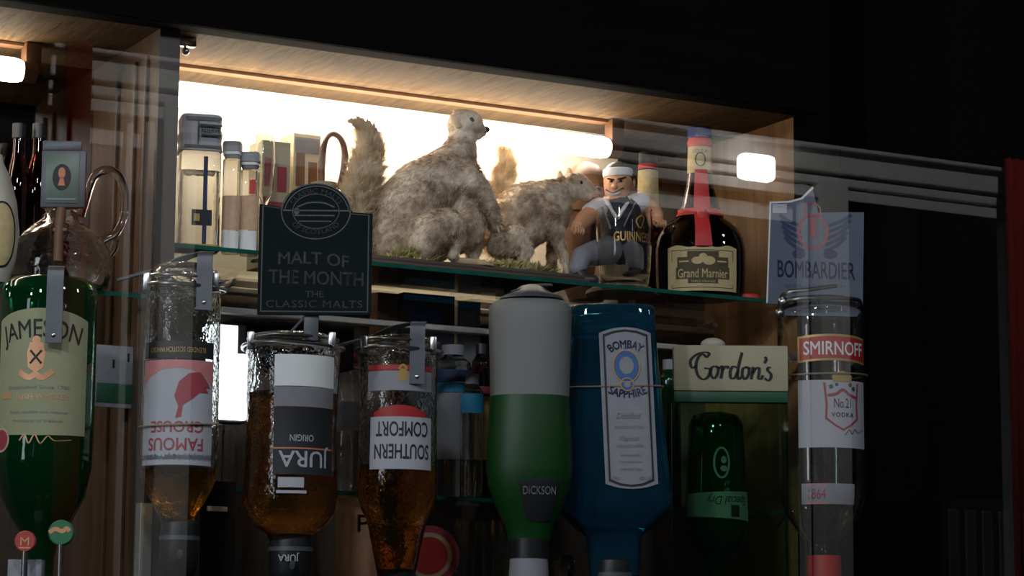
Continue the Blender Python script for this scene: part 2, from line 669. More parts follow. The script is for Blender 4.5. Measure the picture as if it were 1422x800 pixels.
class Print2D:
    """several printed shapes, each in label coordinates, mapped on the surface as one mesh per ink"""

    def __init__(s, fmap, root):
        s.fmap, s.root = fmap, root

    def put(s, name, ink, items, off=0.0004, rot=0, label=None, scale=1.0):
        if name in ('fine_lettering', 'emblem_lettering', 'shield_lettering', 'wing_emblem', 'swoosh_emblem') or (name == 'lettering' and 1 < len(items) < 5):
            for it in items[1:]:
                s.put(name, ink, [it], off, rot, label)
            items = items[:1]
        mb = MB()
        for it in items:
            (v, f), ox, oy = (it[0], it[1], it[2]) if len(it) == 3 else (it[0], 0, 0)
            v, f = fine(np.array(v, dtype=float), f)
            if rot:
                v = -v
            mb.add([s.fmap(a + ox, bq + oy, off) for a, bq in v], f)
        o = mb.build(name, ink, s.root, smooth=False)
        if label:
            o['label'] = label
        return o


# ------------------------------------------------------------------ bottles
RZ0 = math.atan2(-ax.z * -1, ax.x) * -1            # turn that faces a label to the camera
RZ0 = -math.atan2(3500, 6506)


ZS = at(600, 371, 0).z                 # glass shelf


class Bottle:
    """profile given as (pixel row, half width in pixels) down the axis; stands or hangs at (px, Y)"""

    def __init__(s, name, label, cat, px, Y, prof, glassmat, wall=0.003, n=2.0, asp=1.0, group=None, face=0.0,
                 lean=0.0, body='glass_body', seg=48, close_in=True, bottom=None):
        s.px, s.Y = px, Y
        ymid = (prof[0][0] + prof[-1][0]) / 2
        P = at(px, ymid, Y)
        s.k = ppm(P)
        s.X = P.x
        s.zb = s.zof(prof[-1][0])
        s.rz = RZ0 + face
        s.root = empty(name, (P.x, Y, s.zb), label, cat, group, s.rz)
        s.root.rotation_euler = (0, lean, s.rz)
        s.n, s.asp = n, asp
        s.prof = [(s.zof(y) - s.zb, h / s.k) for y, h in prof]      # top first
        mb = MB()
        out = [(r, z) for z, r in s.prof]
        out = s.dense(out)
        mb.lathe(out, seg, n=n, asp=asp)
        if wall:
            inn = []
            zt_ = s.prof[0][0]
            foot = wall * 1.3 if s.zb > ZS - 0.2 else 0.014
            if foot > 0.01:
                rt = s.rad(zt_ - foot - 0.012) - wall
                inn += [(0.001, zt_ - foot - 0.004), (rt * 0.5, zt_ - foot - 0.002), (rt * 0.8, zt_ - foot), (rt * 0.96, zt_ - foot - 0.005)]
                foot += 0.011
            for i, (r, z) in enumerate(out):
                if z > zt_ - foot or z < wall:
                    continue
                inn.append((max(r - wall, 0.001), z))
            s.inner = inn
            mb2 = MB()
            mb2.lathe(inn, seg, n=n, asp=asp)
            k = len(mb.v)
            mb.v += mb2.v
            mb.f += [tuple(i + k for i in q) for q in mb2.f]
            me = bpy.data.meshes.new(body)
            nb = len(mb.f) - len(mb2.f)
            fs = [f for f in mb.f[:nb]] + [tuple(reversed(f)) for f in mb.f[nb:]]
            # outer rings run top -> bottom, so flip to point outwards
            fs = fs_out(mb.v, fs, nb)
            me.from_pydata(mb.v, [], fs)
            for p in me.polygons:
                p.use_smooth = True
            me.set_sharp_from_angle(angle=math.radians(50))
            s.body = raw(body, me, glassmat, s.root)
        else:
            s.inner = out
            s.body = mb.build(body, glassmat, s.root)

    def dense(s, pr):
        out = []
        for (r0, z0), (r1, z1) in zip(pr[:-1], pr[1:]):
            k = max(1, int(abs(z0 - z1) / 0.02))
            for i in range(k):
                t = i / k
                out.append((r0 + (r1 - r0) * t, z0 + (z1 - z0) * t))
        out.append(pr[-1])
        return out

    def zof(s, py):
        d = at(s.px, py, s.Y)
        return d.z

    def rad(s, z):
        pr = s.prof
        for (za, ra), (zb, rb) in zip(pr[:-1], pr[1:]):
            if zb <= z <= za:
                return ra + (rb - ra) * ((za - z) / max(za - zb, 1e-9))
        return pr[0][1] if z > pr[0][0] else pr[-1][1]

    def map(s, u, v, off):
        """u = pixels right of the label middle (along the surface), v = pixel row (downwards negative handled by caller)"""
        z = s.zof(v) - s.zb
        r = s.rad(z) + off
        d = u / s.k
        if s.n <= 2.6:
            a = d / r
            kk = (abs(math.sin(a)) ** s.n + abs(math.cos(a)) ** s.n) ** (-1 / s.n)
            return (r * kk * math.sin(a), -r * kk * s.asp * math.cos(a), z)
        x = max(-r * 0.999, min(r * 0.999, d))
        y = -r * s.asp * (1 - abs(x / r) ** s.n) ** (1 / s.n) - off
        return (x, y, z)

    def patch(s, name, material, u0, u1, v0, v1, nu=20, nv=10, off=0.0003, wobble=None, label=None, parent=None):
        """label paper; u0/u1 may be functions of t (0 top .. 1 bottom), v0/v1 functions of q (-1 .. 1)"""
        F = lambda q, t: q(t) if callable(q) else q
        mb = MB()
        V = []
        for j in range(nv + 1):
            t = j / nv
            for i in range(nu + 1):
                q = i / nu
                a = F(u0, t) + (F(u1, t) - F(u0, t)) * q
                top, bot = F(v0, 2 * q - 1), F(v1, 2 * q - 1)
                V.append(s.map(a, top + (bot - top) * t, off))
        fs = [(j * (nu + 1) + i, j * (nu + 1) + i + 1, (j + 1) * (nu + 1) + i + 1, (j + 1) * (nu + 1) + i)
              for j in range(nv) for i in range(nu)]
        mb.add(V, fs)
        o = mb.build(name, material, parent or s.root)
        if label:
            o['label'] = label
        return o

    def ink(s, name, material, items, uc, vc, off=0.0008, rot=False, label=None):
        """items in pixels, y up, about (uc, vc)"""
        p = Print2D(lambda a, bq, o_: s.map(uc + a, vc - bq, o_), s.root)
        return p.put(name, material, items, off, rot, label)

    def fill(s, material, y_top, y_bot, name='liquid', grow=0.0004):
        zt, zb = s.zof(y_top) - s.zb, s.zof(y_bot) - s.zb
        pr = [(r + grow, z) for r, z in s.inner if zb < z < zt]
        ri = lambda z: max(s.rad(z) - 0.003, 0.002) + grow
        pr = [(ri(zt), zt)] + pr + [(ri(zb), zb)]
        return MB().lathe(pr, 48, n=s.n, asp=s.asp).build(name, material, s.root)

    def band(s, name, material, ya, yb, off=0.0006, hw=None, label=None):
        """closed ring of solid stuff round the axis between two rows"""
        za, zb = s.zof(ya) - s.zb, s.zof(yb) - s.zb
        if hw:
            pr = [(hw[0] / s.k, za), (hw[-1] / s.k, zb)]
        else:
            pr = [(s.rad(za) + off, za), (s.rad((za + zb) / 2) + off, (za + zb) / 2), (s.rad(zb) + off, zb)]
        o = MB().lathe(pr, 40, n=s.n, asp=s.asp).build(name, material, s.root)
        if label:
            o['label'] = label
        return o


def fs_out(V, fs, nb):
    """outer shell normals outward, inner shell inward (towards its own cavity)"""
    bmx = bmesh.new()
    vs = [bmx.verts.new(v) for v in V]
    outs = []
    for f in fs[:nb]:
        try:
            outs.append(bmx.faces.new([vs[i] for i in f]))
        except ValueError:
            pass
    bmesh.ops.recalc_face_normals(bmx, faces=outs)
    inns = []
    for f in fs[nb:]:
        try:
            inns.append(bmx.faces.new([vs[i] for i in f]))
        except ValueError:
            pass
    bmesh.ops.recalc_face_normals(bmx, faces=inns)
    bmesh.ops.reverse_faces(bmx, faces=inns)
    bmx.verts.index_update()
    r = [[v.index for v in f.verts] for f in bmx.faces]
    bmx.free()
    return r


def px2(p, px, py, Y):
    return at(px, py, Y)


# ================================================================== SETTING
ZC = at(600, 94, 0).z                  # underside of the cabinet ceiling
ZS = at(600, 371, 0).z                 # glass shelf
YB = 0.27                              # mirror plane
XD0, XD1 = at(217, 100, 0).x, at(245, 100, 0).x
XR = at(1102, 200, 0).x
XL = -1.6
ZLOW = 0.9

tag(MB().box((XL, -0.01, ZC), (XR, YB + 0.02, ZC + 0.02)).build('ceiling', 'ceil', smooth=False), kind='structure',
    label='warm wooden underside of the bar cabinet top')
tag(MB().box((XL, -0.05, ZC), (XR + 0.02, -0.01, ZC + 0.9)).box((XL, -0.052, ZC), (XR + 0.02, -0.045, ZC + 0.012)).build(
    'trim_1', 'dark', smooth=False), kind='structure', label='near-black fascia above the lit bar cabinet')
XM = at(858, 240, YB).x
tag(MB().box((XD1, YB, ZS), (XM, YB + 0.01, ZC)).build('wall_back', 'backup', smooth=False), kind='structure',
    label='cream painted back of the lit cabinet')
tag(MB().box((XM, YB, ZS), (XR, YB + 0.01, ZC)).build('wall_back_right', 'mirror', smooth=False), kind='structure',
    label='dark mirror at the right end of the lit cabinet')
tag(MB().box((XL, YB, ZS), (XD0, YB + 0.01, ZC)).build('wall_back_left', 'mirror', smooth=False), kind='structure',
    label='dark mirror at the back of the left bay')
tag(MB().box((XL, YB - 0.002, ZLOW), (XR, YB + 0.02, ZS)).build('wall_lower', 'backlow', smooth=False), kind='structure',
    label='dark wooden back panel below the glass shelf')
sidew = MB().box((XR, 0.0, ZLOW), (XR + 0.018, YB + 0.01, ZC)).build('wall_right', 'sider', smooth=False)
tag(sidew, kind='structure', label='wooden right side panel of the bar cabinet')
MB().box((XR, -0.004, ZLOW), (XR + 0.02, 0.0, ZC)).build('edge_strip', 'dark', sidew, smooth=False)

div = MB().box((XD0 + 0.0005, 0.0, ZLOW), (XD1 - 0.0005, YB, ZC)).build('wall_middle', 'side', smooth=False)
tag(div, kind='structure', label='wooden upright between the two cabinet bays')
MB().box((XD0, -0.012, ZLOW), (XD1, 0.0, ZC)).build('edge_strip', 'divf', div, smooth=False)
mm = MB()
for yy in (0.03, 0.075, 0.15):
    mm.box((XD0 - 0.006, yy, ZLOW), (XD0 + 0.001, yy + 0.016, ZC - 0.03), 0.002)
mm.build('moulding', 'side', div, smooth=False)

# dark room wall right of the cabinet, with a dim post and the black cabinet standing there
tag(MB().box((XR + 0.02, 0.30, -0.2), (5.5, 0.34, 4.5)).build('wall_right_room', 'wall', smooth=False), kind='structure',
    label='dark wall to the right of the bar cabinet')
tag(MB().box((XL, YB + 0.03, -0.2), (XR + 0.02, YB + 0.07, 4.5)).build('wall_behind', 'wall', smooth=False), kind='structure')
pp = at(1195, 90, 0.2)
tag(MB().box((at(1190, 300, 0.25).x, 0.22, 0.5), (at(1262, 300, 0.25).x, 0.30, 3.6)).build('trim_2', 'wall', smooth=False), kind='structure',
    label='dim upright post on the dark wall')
a, b_ = at(1308, 690, 0.05), at(1412, 690, 0.05)
root = empty('dark_cupboard', ((a.x + b_.x) / 2, 0.15, 0.9), 'black cupboard in the dark bottom right corner', 'cupboard')
MB().box((a.x - root.location.x, -0.1, 0), (b_.x - root.location.x, 0.1, a.z - 0.9), 0.004).build('body', 'blackm', root, smooth=False)
dm = MB()
for i in range(4):
    t = i / 4 * (b_.x - a.x) * 0.9
    dm.box((a.x - root.location.x + 0.008 + t, -0.106, a.z - 0.9 - 0.25), (a.x - root.location.x + t + (b_.x - a.x) * 0.2, -0.1, a.z - 0.9 - 0.02), 0.002)
dm.build('slatted_front', 'blackp', root, smooth=False)
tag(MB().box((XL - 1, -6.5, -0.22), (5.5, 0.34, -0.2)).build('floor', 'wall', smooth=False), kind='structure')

# glass shelf with green polished edge
def shelf(x0, x1, z, y0, y1, label, nm='glass_shelf'):
    r = empty(nm, ((x0 + x1) / 2, y0, z - 0.006), label, 'shelf')
    w2 = (x1 - x0) / 2
    MB().box((-w2, 0.0015, 0), (w2, y1 - y0, 0.006)).build('glass_plate', 'shelfg', r, smooth=False)
    MB().box((-w2, 0, 0.0), (w2, 0.0015, 0.006)).build('polished_edge', 'shelfe', r, smooth=False)
    return r


shelf(XD1, XR, ZS, 0.0, 0.235, 'long clear glass shelf with green edge under the squirrels')
ZSL = at(160, 405, 0.0).z
shelf(XL, XD0, ZSL, 0.0, 0.235, 'green-edged glass shelf in the left bay')
ZS2 = at(640, 690, 0.03).z
shelf(XD1, XR, ZS2, 0.03, 0.235, 'lower glass shelf behind the hanging bottles')

# shelf support pins under the long shelf
for px, wh in ((330, 'leftmost'), (660, 'middle'), (1000, 'rightmost')):
    p = at(px, 440, 0.2)
    tag(MB().tube([(p.x, 0.215, ZS - 0.012), (p.x, YB, ZS - 0.012)], 0.005, 12).build('shelf_pin', 'metal'),
        wh + ' of the small metal pins under the long glass shelf', 'shelf pin', 'pins under the long glass shelf')

# optic rail
zr = at(560, 452, -0.03)
r0, r1 = at(305, 428, -0.03).x, XR - 0.02
rl = MB().box((r0, -0.038, zr.z - 0.0045), (r1, -0.022, zr.z + 0.0045), 0.0015)
rl.build('optic_rail', 'alu', smooth=False)
tag(bpy.data.objects['optic_rail'], 'pale metal rail running behind the bottle tops', 'rail')
zr2 = at(600, 420, 0.2)
tag(MB().box((XD1, 0.238, zr2.z - 0.006), (XR, 0.262, zr2.z + 0.004), 0.002).build('rear_rail', 'alu', smooth=False),
    'thin pale rail at the back under the long shelf', 'rail')
# black housing under the rail and a glowing panel standing in for a bright patch
a, b_ = at(328, 437, -0.0), at(492, 505, -0.0)
tag(MB().box((a.x, 0.0, b_.z - 0.01), (b_.x, 0.06, a.z - 0.003), 0.003).build('black_box', 'blackm', smooth=False),
    'black box behind the top of the dark whisky bottle', 'box')
r = empty('bright_patch_panel', at(315, 583, -0.04), 'narrow blue-white glowing panel standing in for a bright patch between two whisky bottles', 'light')
a, b_, c = at(300, 450, -0.04), at(328, 583, -0.04), at(344, 492, -0.04)
L = r.location
MB().box((a.x - L.x, 0, b_.z - L.z), (b_.x - L.x, 0.01, a.z - L.z), 0.001).build('glow_face', 'patchglow', r, smooth=False)
MB().box((b_.x - L.x + 0.0005, 0, b_.z - L.z), (c.x - L.x, 0.01, c.z - L.z), 0.001).build('glow_side_face', 'patchglow', r, smooth=False)
MB().box((a.x - L.x - 0.002, 0.0105, b_.z - L.z - 0.004), (c.x - L.x + 0.002, 0.03, a.z - L.z + 0.003), 0.002).build('housing', 'blackp', r, smooth=False)

# fluorescent tubes
def tubelight(x0, x1, label, z, Y=0.165, R=0.018):
    r = empty('fluorescent_light', ((x0 + x1) / 2, Y, z), label, 'light')
    c = (x0 + x1) / 2
    h = (x1 - x0) / 2
    prof = [(0.001, -h), (R * 0.6, -h + 0.001), (R * 0.92, -h + 0.006), (R, -h + 0.014), (R, h - 0.014), (R * 0.92, h - 0.006), (R * 0.6, h - 0.001), (0.001, h)]
    mb = MB().lathe(prof, 24)
    mb.v = [(z_, y_, x_) for x_, y_, z_ in mb.v]
    mb.build('tube', 'tube', r)
    for s_ in (-1, 1):
        e = MB().tube([(s_ * (h - 0.002), 0, 0), (s_ * (h + 0.018), 0, 0)], R * 0.9, 20)
        e.box((s_ * (h + 0.012) - 0.012, -0.012, 0), (s_ * (h + 0.012) + 0.012, 0.014, ZC - z - 0.001), 0.002)
        e.build('lamp_holder', 'brown', r)
    MB().box((-h, 0.0, ZC - z - 0.006), (h, 0.02, ZC - z - 0.0005), 0.001).build('batten', 'brown', r, smooth=False)
    return r


zt = at(845, 206, 0.165).z
tubelight(XD1 + 0.022, at(845, 206, 0.165).x, 'glowing fluorescent tube above the stuffed squirrels', zt)
tubelight(XL + 0.3, at(32, 99, 0.165).x, 'glowing fluorescent tube cut off at the left edge', at(32, 99, 0.165).z)

# cable clip at the top left of the middle bay
p = at(264, 62, 0.02)
r = empty('cabinet_catch', p, 'small metal catch in the top left corner of the lit bay', 'catch')
MB().box((-0.02, -0.006, -0.004), (0.008, 0.006, 0.012), 0.002).build('plate', 'metal', r)
MB().ball((-0.008, -0.004, -0.012), 0.006).tube([(-0.008, 0, 0), (-0.008, -0.003, -0.012)], 0.002, 8).build('roller', 'metal', r)

# glass screen between camera and bar
GY = -2.2
tag(MB().box((-4.5, GY, -0.2), (4.5, GY + 0.004, 4.5)).build('window_1', 'screen', smooth=False), kind='structure',
    label='clear glass screen in front of the bar')

# window wall behind the camera (mirrored in the screen)
VY = 1.6
def vp(px, py):
    p = at(px, py, VY)
    return p.x, p.z


RY = 2 * GY - VY
def refl_box(px0, py0, px1, py1, d0=0.0, d1=0.04, mb=None, zslope=True):
    """axis-aligned bar of the window wall, given by where its mirror image shows"""
    x0, z0 = vp(px0, py0)
    x1, z1 = vp(px1, py1)
    mb = mb or MB()
    return mb.box((x0, RY + d0, z0), (x1, RY + d1, z1), 0.003)


wf = MB()
xl, xr = vp(60, 90)[0], vp(1440, 250)[0]
zt0 = vp(700, 158)[1]
def zrow(py):                       # row given at px=700
    return vp(700, py)[1]
wf.box((xl, RY, zrow(190)), (xr, RY + 0.05, zrow(158)), 0.004)
wf.box((xl, RY + 0.02, zrow(158)), (xr, RY + 0.07, zrow(152)), 0.003)
wf.box((xl, RY, zrow(207)), (xr, RY + 0.04, zrow(195)), 0.003)
wf.box((xl, RY, zrow(228)), (xr, RY + 0.04, zrow(212)), 0.003)
def post(pa, pb, d=0.03):
    wf.box((vp(pa, 300)[0], RY - 0.005, -0.2), (vp(pb, 300)[0], RY + d, zrow(200)), 0.004)


post(192, 206, 0.03); post(214, 262, 0.045); post(168, 178, 0.02)
post(1106, 1116, 0.02); post(1124, 1164, 0.045); post(1384, 1398, 0.03)
w2 = wf.build('window_2', 'white', smooth=False)
tag(w2, kind='structure', label='white window frame mirrored across the glass screen')
sb = MB().box((vp(85, 250)[0], RY - 0.01, zrow(263)), (vp(1100, 250)[0], RY, zrow(240)))
sb.build('blind_rail', 'white', w2, smooth=False)
for i, (pa, pb) in enumerate(((64, 100), (1366, 1460))):
    x0, x1 = vp(pa, 300)[0], vp(pb, 300)[0]
    zt_ = zrow(150) if i == 0 else vp(1390, 232)[1]
    cmb = MB()
    n = 60
    V = []
    for j in range(2):
        for k in range(n + 1):
            x = x0 + (x1 - x0) * k / n
            y = RY + 0.09 + 0.012 * math.sin(k * 0.9)
            V.append((x, y, zt_ if j == 0 else -0.1))
    for j in range(2):
        for k in range(n + 1):
            x = x0 + (x1 - x0) * k / n
            y = RY + 0.086 + 0.012 * math.sin(k * 0.9)
            V.append((x, y, zt_ if j == 0 else -0.1))
    m_ = n + 1
    F = [(k, k + 1, m_ + k + 1, m_ + k) for k in range(n)] + [(2 * m_ + k, 2 * m_ + k + 1, 3 * m_ + k + 1, 3 * m_ + k) for k in range(n)]
    tag(cmb.add(V, F).build('curtain', 'curtain'), 'red curtain hanging at the %s end of the mirrored window' % ('left', 'right')[i], 'curtain')
lq = at(1050, 234, VY - 0.1)
lx, lz = lq.x, lq.z
r = empty('wall_lamp', (lx, RY + 0.1, lz), 'bright rounded wall lamp mirrored beside the slim-necked bottle', 'lamp')
MB().box((-0.048, -0.02, -0.03), (0.048, 0.02, 0.034), 0.014).build('shade', 'lampr', r)
MB().tube([(0, -0.02, 0), (0, -0.1, 0)], 0.01).build('arm', 'metal', r)

# ================================================================== HANGING BOTTLES
YF = -0.13


def strap(px, py_top, py_bot, wpx, Y, label, back=0.05, left=0):
    """steel strap that reaches over a bottle foot and down its front"""
    P = at(px, py_bot, Y)
    k = ppm(P)
    r = empty('bottle_bracket', P, label, 'bracket', rz=RZ0)
    h = at(px, py_top, Y).z - P.z
    wd = wpx / k
    pts = [(left / k, back, h - 0.012), (left / k * 0.5, back * 0.5, h - 0.004), (0, 0.012, h), (0, 0.003, h - 0.004), (0, 0, h - 0.014), (0, 0, h * 0.5), (0, 0, 0)]
    P2 = smooth_pts(pts, 6)
    V = []
    F = []
    for i, p in enumerate(P2):
        t = (P2[min(i + 1, len(P2) - 1)] - P2[max(i - 1, 0)]).normalized()
        nn = Vector((0, t.z, -t.y)) * 0.0012
        if nn.length < 1e-6:
            nn = Vector((0, 0.0012, 0))
        for sx in (-1, 1):
            for sn in (-1, 1):
                V.append(p + Vector((sx * wd / 2, 0, 0)) + nn * sn)
    for i in range(len(P2) - 1):
        a = 4 * i
        for q, w_ in ((0, 1), (1, 3), (3, 2), (2, 0)):
            F.append((a + q, a + w_, a + 4 + w_, a + 4 + q))
    F += [(0, 1, 3, 2), (len(V) - 4, len(V) - 3, len(V) - 1, len(V) - 2)]
    MB().add(V, F).build('strap', 'strap', r, smooth=False)
    MB().ball((0, -0.001, 0.010), 0.0035, (1, 0.5, 1)).build('rivet', 'metal', r)
    MB().tube([(left / k, back, h - 0.012), (left / k * 2.2, back + 0.01, h - 0.03)], 0.003, 8).build('arm', 'strap', r)
    return r


def ring_wire(bt, py, label, hw=None, dz=0.004):
    z = bt.zof(py) - bt.zb
    rr = (hw / bt.k if hw else bt.rad(z)) + 0.003
    p = []
    for i in range(41):
        a = 2 * PI * i / 40
        c, s_ = math.cos(a), math.sin(a)
        kk = (abs(c) ** bt.n + abs(s_) ** bt.n) ** (-1 / bt.n)
        p.append((c * kk * rr, s_ * kk * rr * bt.asp, z + dz * math.sin(a * 1.0 + 0.6)))
    o = MB().tube(p, 0.0013, 6).build('retaining_wire', 'wire')
    o.matrix_world = bt.root.matrix_basis.copy()
    tag(o, label, 'wire')
    return o


def optic(bt, py0, label, hw=26, m1='blackp', m2='strap', side=True):
    """spirit measure under an upturned bottle"""
    P = at(bt.px, py0, bt.Y)
    k = ppm(P)
    r = empty('spirit_measure', P, label, 'measure', rz=RZ0)
    h = hw / k
    MB().lathe([(h * 0.7, 0.0), (h * 0.95, -0.004), (h, -0.02), (h, -0.055), (h * 0.8, -0.075), (h * 0.35, -0.085), (h * 0.3, -0.12)], 28).build('body', m1, r)
    MB().lathe([(h * 1.04, -0.022), (h * 1.04, -0.028)], 28).build('collar', m2, r)
    MB().tube([(h * 0.2, -h, -0.045), (h * 0.2, -h * 1.5, -0.05)], 0.004, 10).build('lever', m2, r)
    return r


# --- green glass whiskey at the left edge
bj = Bottle('whiskey_bottle', 'large upturned green glass whiskey bottle with olive label at the left edge', 'bottle', 62, YF,
            [(386, 38), (389, 54), (396, 63), (408, 67), (600, 67), (650, 66), (690, 58), (722, 42), (748, 24), (775, 19), (840, 18)], 'ggreen')
bj.fill('ambdark', 640, 830)
bj.patch('label', 'jamlab', -74, 74, lambda q: 437 + 14 * q * q, lambda q: 611 - 2 * abs(q), 30, 8, label='olive cream front label')
v, f = fit_text('JAMESON', 124, 25, bold=0.012)
bj.ink('lettering', 'ink', [((arc(v, 210), f), 0, 0)], 0, 464)
bj.ink('crest', 'copper', [(poly2([(-9, 22), (9, 22), (13, 8), (11, -12), (0, -20), (-11, -12), (-13, 8)]), 0, 0),
                           (stroke([(-24, -18), (-10, -26), (0, -22), (10, -26), (24, -16)], 8, closed=True), 0, 0), (ellipse(0, 25, 6, 6), 0, 0)], -4, 506)
bj.ink('crest_shield', 'ink', [(stroke([(-8, 8), (8, -10)], 3, closed=True), 0, 0), (stroke([(8, 8), (-8, -10)], 3, closed=True), 0, 0)], -4, 503, 0.0012)
bj.ink('small_print', 'copper', [(fit_text('IRISH WHISKEY', 76, 7), 5, 0), (rect(-60, -2, -42, 6), 0, 0)], 2, 558)
bj.ink('fine_lettering', 'grey', [(fit_text('Established Since 1780', 90, 5), 0, 0), (fit_text('Triple distilled and matured', 86, 4), 0, -34),
                                  (fit_text('Produce of Ireland', 70, 4), 0, -46)], 0, 545)
bj.ink('seal', 'redink', [(ellipse(0, 0, 14, 14), 0, 0)], -58, 616, 0.0012)
bj.ink('seal_ring', 'cream', [(ellipse_ring(0, 0, 17, 17, 3), 0, 0)], -58, 616, 0.0014)
bj.ink('signature', 'copper', [(stroke([(-30, 0), (-22, 8), (-16, -4), (-8, 8), (0, -4), (10, 6), (20, 0), (44, 2)], 2), 0, 0)], 6, 618, 0.0010)
strap(74, 368, 476, 23, YF - 0.075, 'steel strap over the foot of the green whiskey bottle', 0.06)
optic(bj, 800, 'black measure below the green glass whiskey bottle', 24)

# --- grouse whisky
bg = Bottle('whisky_bottle', 'upturned clear whisky bottle with red bird on an inverted white label', 'bottle', 250, YF,
            [(366, 22), (369, 38), (376, 47), (388, 52), (470, 53), (640, 54), (665, 52), (685, 44), (702, 34), (716, 25), (735, 20), (800, 18)], 'gham', lean=0.0)
bg.fill('amber', 652, 795)
bg.patch('band', 'ink', -58, 58, 480, 503, 26, 2, label='dark band with gold print above the white label')
bg.ink('band_print', 'gold', [(fit_text('BLENDED SCOTCH WHISKY', 84, 7), 0, 0)], 0, 492, rot=True)
bg.patch('label', 'paper', -58, 58, 506, 650, 26, 6, label='inverted white label')
bg.ink('red_arc', 'pink', [(poly2([(-57, 15), (57, 15), (57, -22), (44, -8), (20, 2), (0, 4), (-20, 2), (-44, -8), (-57, -22)]), 0, 0)], 0, 521, 0.0006)
bg.ink('bird', 'redink', [(poly2([(-12, -38), (-8, -22), (-14, -8), (-8, 12), (6, 24), (22, 26), (34, 14), (40, 4), (32, 6), (36, -2), (22, -2), (10, -12), (-2, -20), (-4, -36)]), 0, 0)], 12, 548, 0.001)
bg.ink('lettering', 'redink', [(fit_text('FAMOUS', 82, 17, bold=0.02), 0, 0)], 0, 622, rot=True)
bg.ink('lettering', 'redink', [(fit_text('GROUSE', 78, 15, bold=0.02), 0, 0)], 2, 598, rot=True)
strap(283, 348, 430, 22, YF - 0.06, 'steel strap over the foot of the bird whisky bottle', 0.06, -60)
ring_wire(bg, 592, 'thin wire loop round the bird whisky bottle')
optic(bg, 722, 'black measure below the bird whisky bottle', 27, 'blackp')
a = at(198, 700, -0.03)
tag(MB().box((a.x - 0.01, -0.05, 1.2), (a.x + 0.008, -0.03, a.z), 0.001).build('metal_upright', 'alu', smooth=False),
    'narrow pale metal strip left of the dark blue measure', 'strip')
a, b_ = at(290, 668, 0.0), at(318, 800, 0.0)
tag(MB().box((a.x, -0.02, b_.z - 0.05), (b_.x, 0.03, a.z), 0.002).build('small_dark_carton', 'blackp', smooth=False),
    'small dark carton below the glowing panel', 'carton')
a, b_ = at(287, 703, -0.03), at(314, 711, -0.03)
tag(MB().box((a.x, -0.035, b_.z), (b_.x, -0.03, a.z), 0.0005).build('price_tag', 'paperb', smooth=False),
    'small pale tag on the dark carton below the glowing panel', 'tag')

def foot_ring(bt, py, label, parent=None):
    z = bt.zof(py) - bt.zb
    r_ = empty('clamp_ring', bt.root.location, label, 'clamp', rz=bt.rz)
    for nm, dz, ex, th in (('upper_hoop', 0.008, 0.002, 0.0022), ('lower_hoop', -0.004, 0.003, 0.0028)):
        rr = bt.rad(z + dz) + ex + th
        MB().tube([(rr * math.cos(2 * PI * i / 40), rr * math.sin(2 * PI * i / 40), z + dz + 0.002 * math.sin(2 * PI * i / 40 * 2)) for i in range(41)], th, 8).build(nm, 'metal', r_)
    for a_ in (-2.5, -0.6):
        rr = bt.rad(z) + 0.006
        MB().box((rr * math.cos(a_) - 0.005, rr * math.sin(a_) - 0.004, z - 0.012), (rr * math.cos(a_) + 0.005, rr * math.sin(a_) + 0.004, z + 0.014), 0.002).build('lug', 'metal', r_)
    return r_


foot_ring(bg, 398, 'steel clamp ring round the foot of the bird whisky bottle')
# --- black label whisky
bu = Bottle('whisky_bottle', 'upturned dark amber whisky bottle with a black label, sign standing above it', 'bottle', 404, YF,
            [(462, 26), (465, 48), (473, 60), (487, 66), (540, 65), (600, 62), (650, 64), (690, 66), (715, 62), (732, 48), (742, 32), (752, 27), (815, 25)], 'gham', face=-0.0)
bu.fill('ambdark', 548, 810)
bu.patch('band', 'paperb', -20, 74, 500, 543, 20, 3, label='bright white top label')
bu.patch('band', 'grey', -20, 74, 544, 571, 20, 3, label='brown-grey strip')
bu.patch('label', 'ink', -20, 74, 572, 664, 20, 6, label='inverted black label')
bu.ink('lettering', 'paper', [(fit_text('JURA', 76, 22, bold=0.015), 0, 0)], 26, 643, rot=True)
bu.ink('lettering', 'paper', [(fit_text('ORIGIN', 34, 9, bold=0.02), 0, 0)], 20, 614, rot=True)
bu.ink('orange_line', 'orange', [(rect(-46, -1, 46, 1), 0, 0)], 26, 628)
bu.ink('lower_tag', 'paper', [(rect(-18, -6, 18, 8), 0, 0), (rect(-20, -14, 22, -10), 0, 0)], 6, 676)
optic(bu, 738, 'black measure below the dark amber whisky bottle', 30)
ms = [o for o in bpy.data.objects if o.name.startswith('spirit_measure')][-1]
tx, tf = fit_text('JURA', 30, 9, bold=0.02)
pm = Print2D(lambda u, v_, o_: (0.032 * math.sin(u / bu.k / 0.032), -0.0335 * math.cos(u / bu.k / 0.032), -0.038 + v_ / bu.k), ms)
pm.put('lettering', 'paper', [((-tx, tf), 0, 0)])

foot_ring(bu, 480, 'steel clamp ring round the foot of the dark amber whisky bottle')
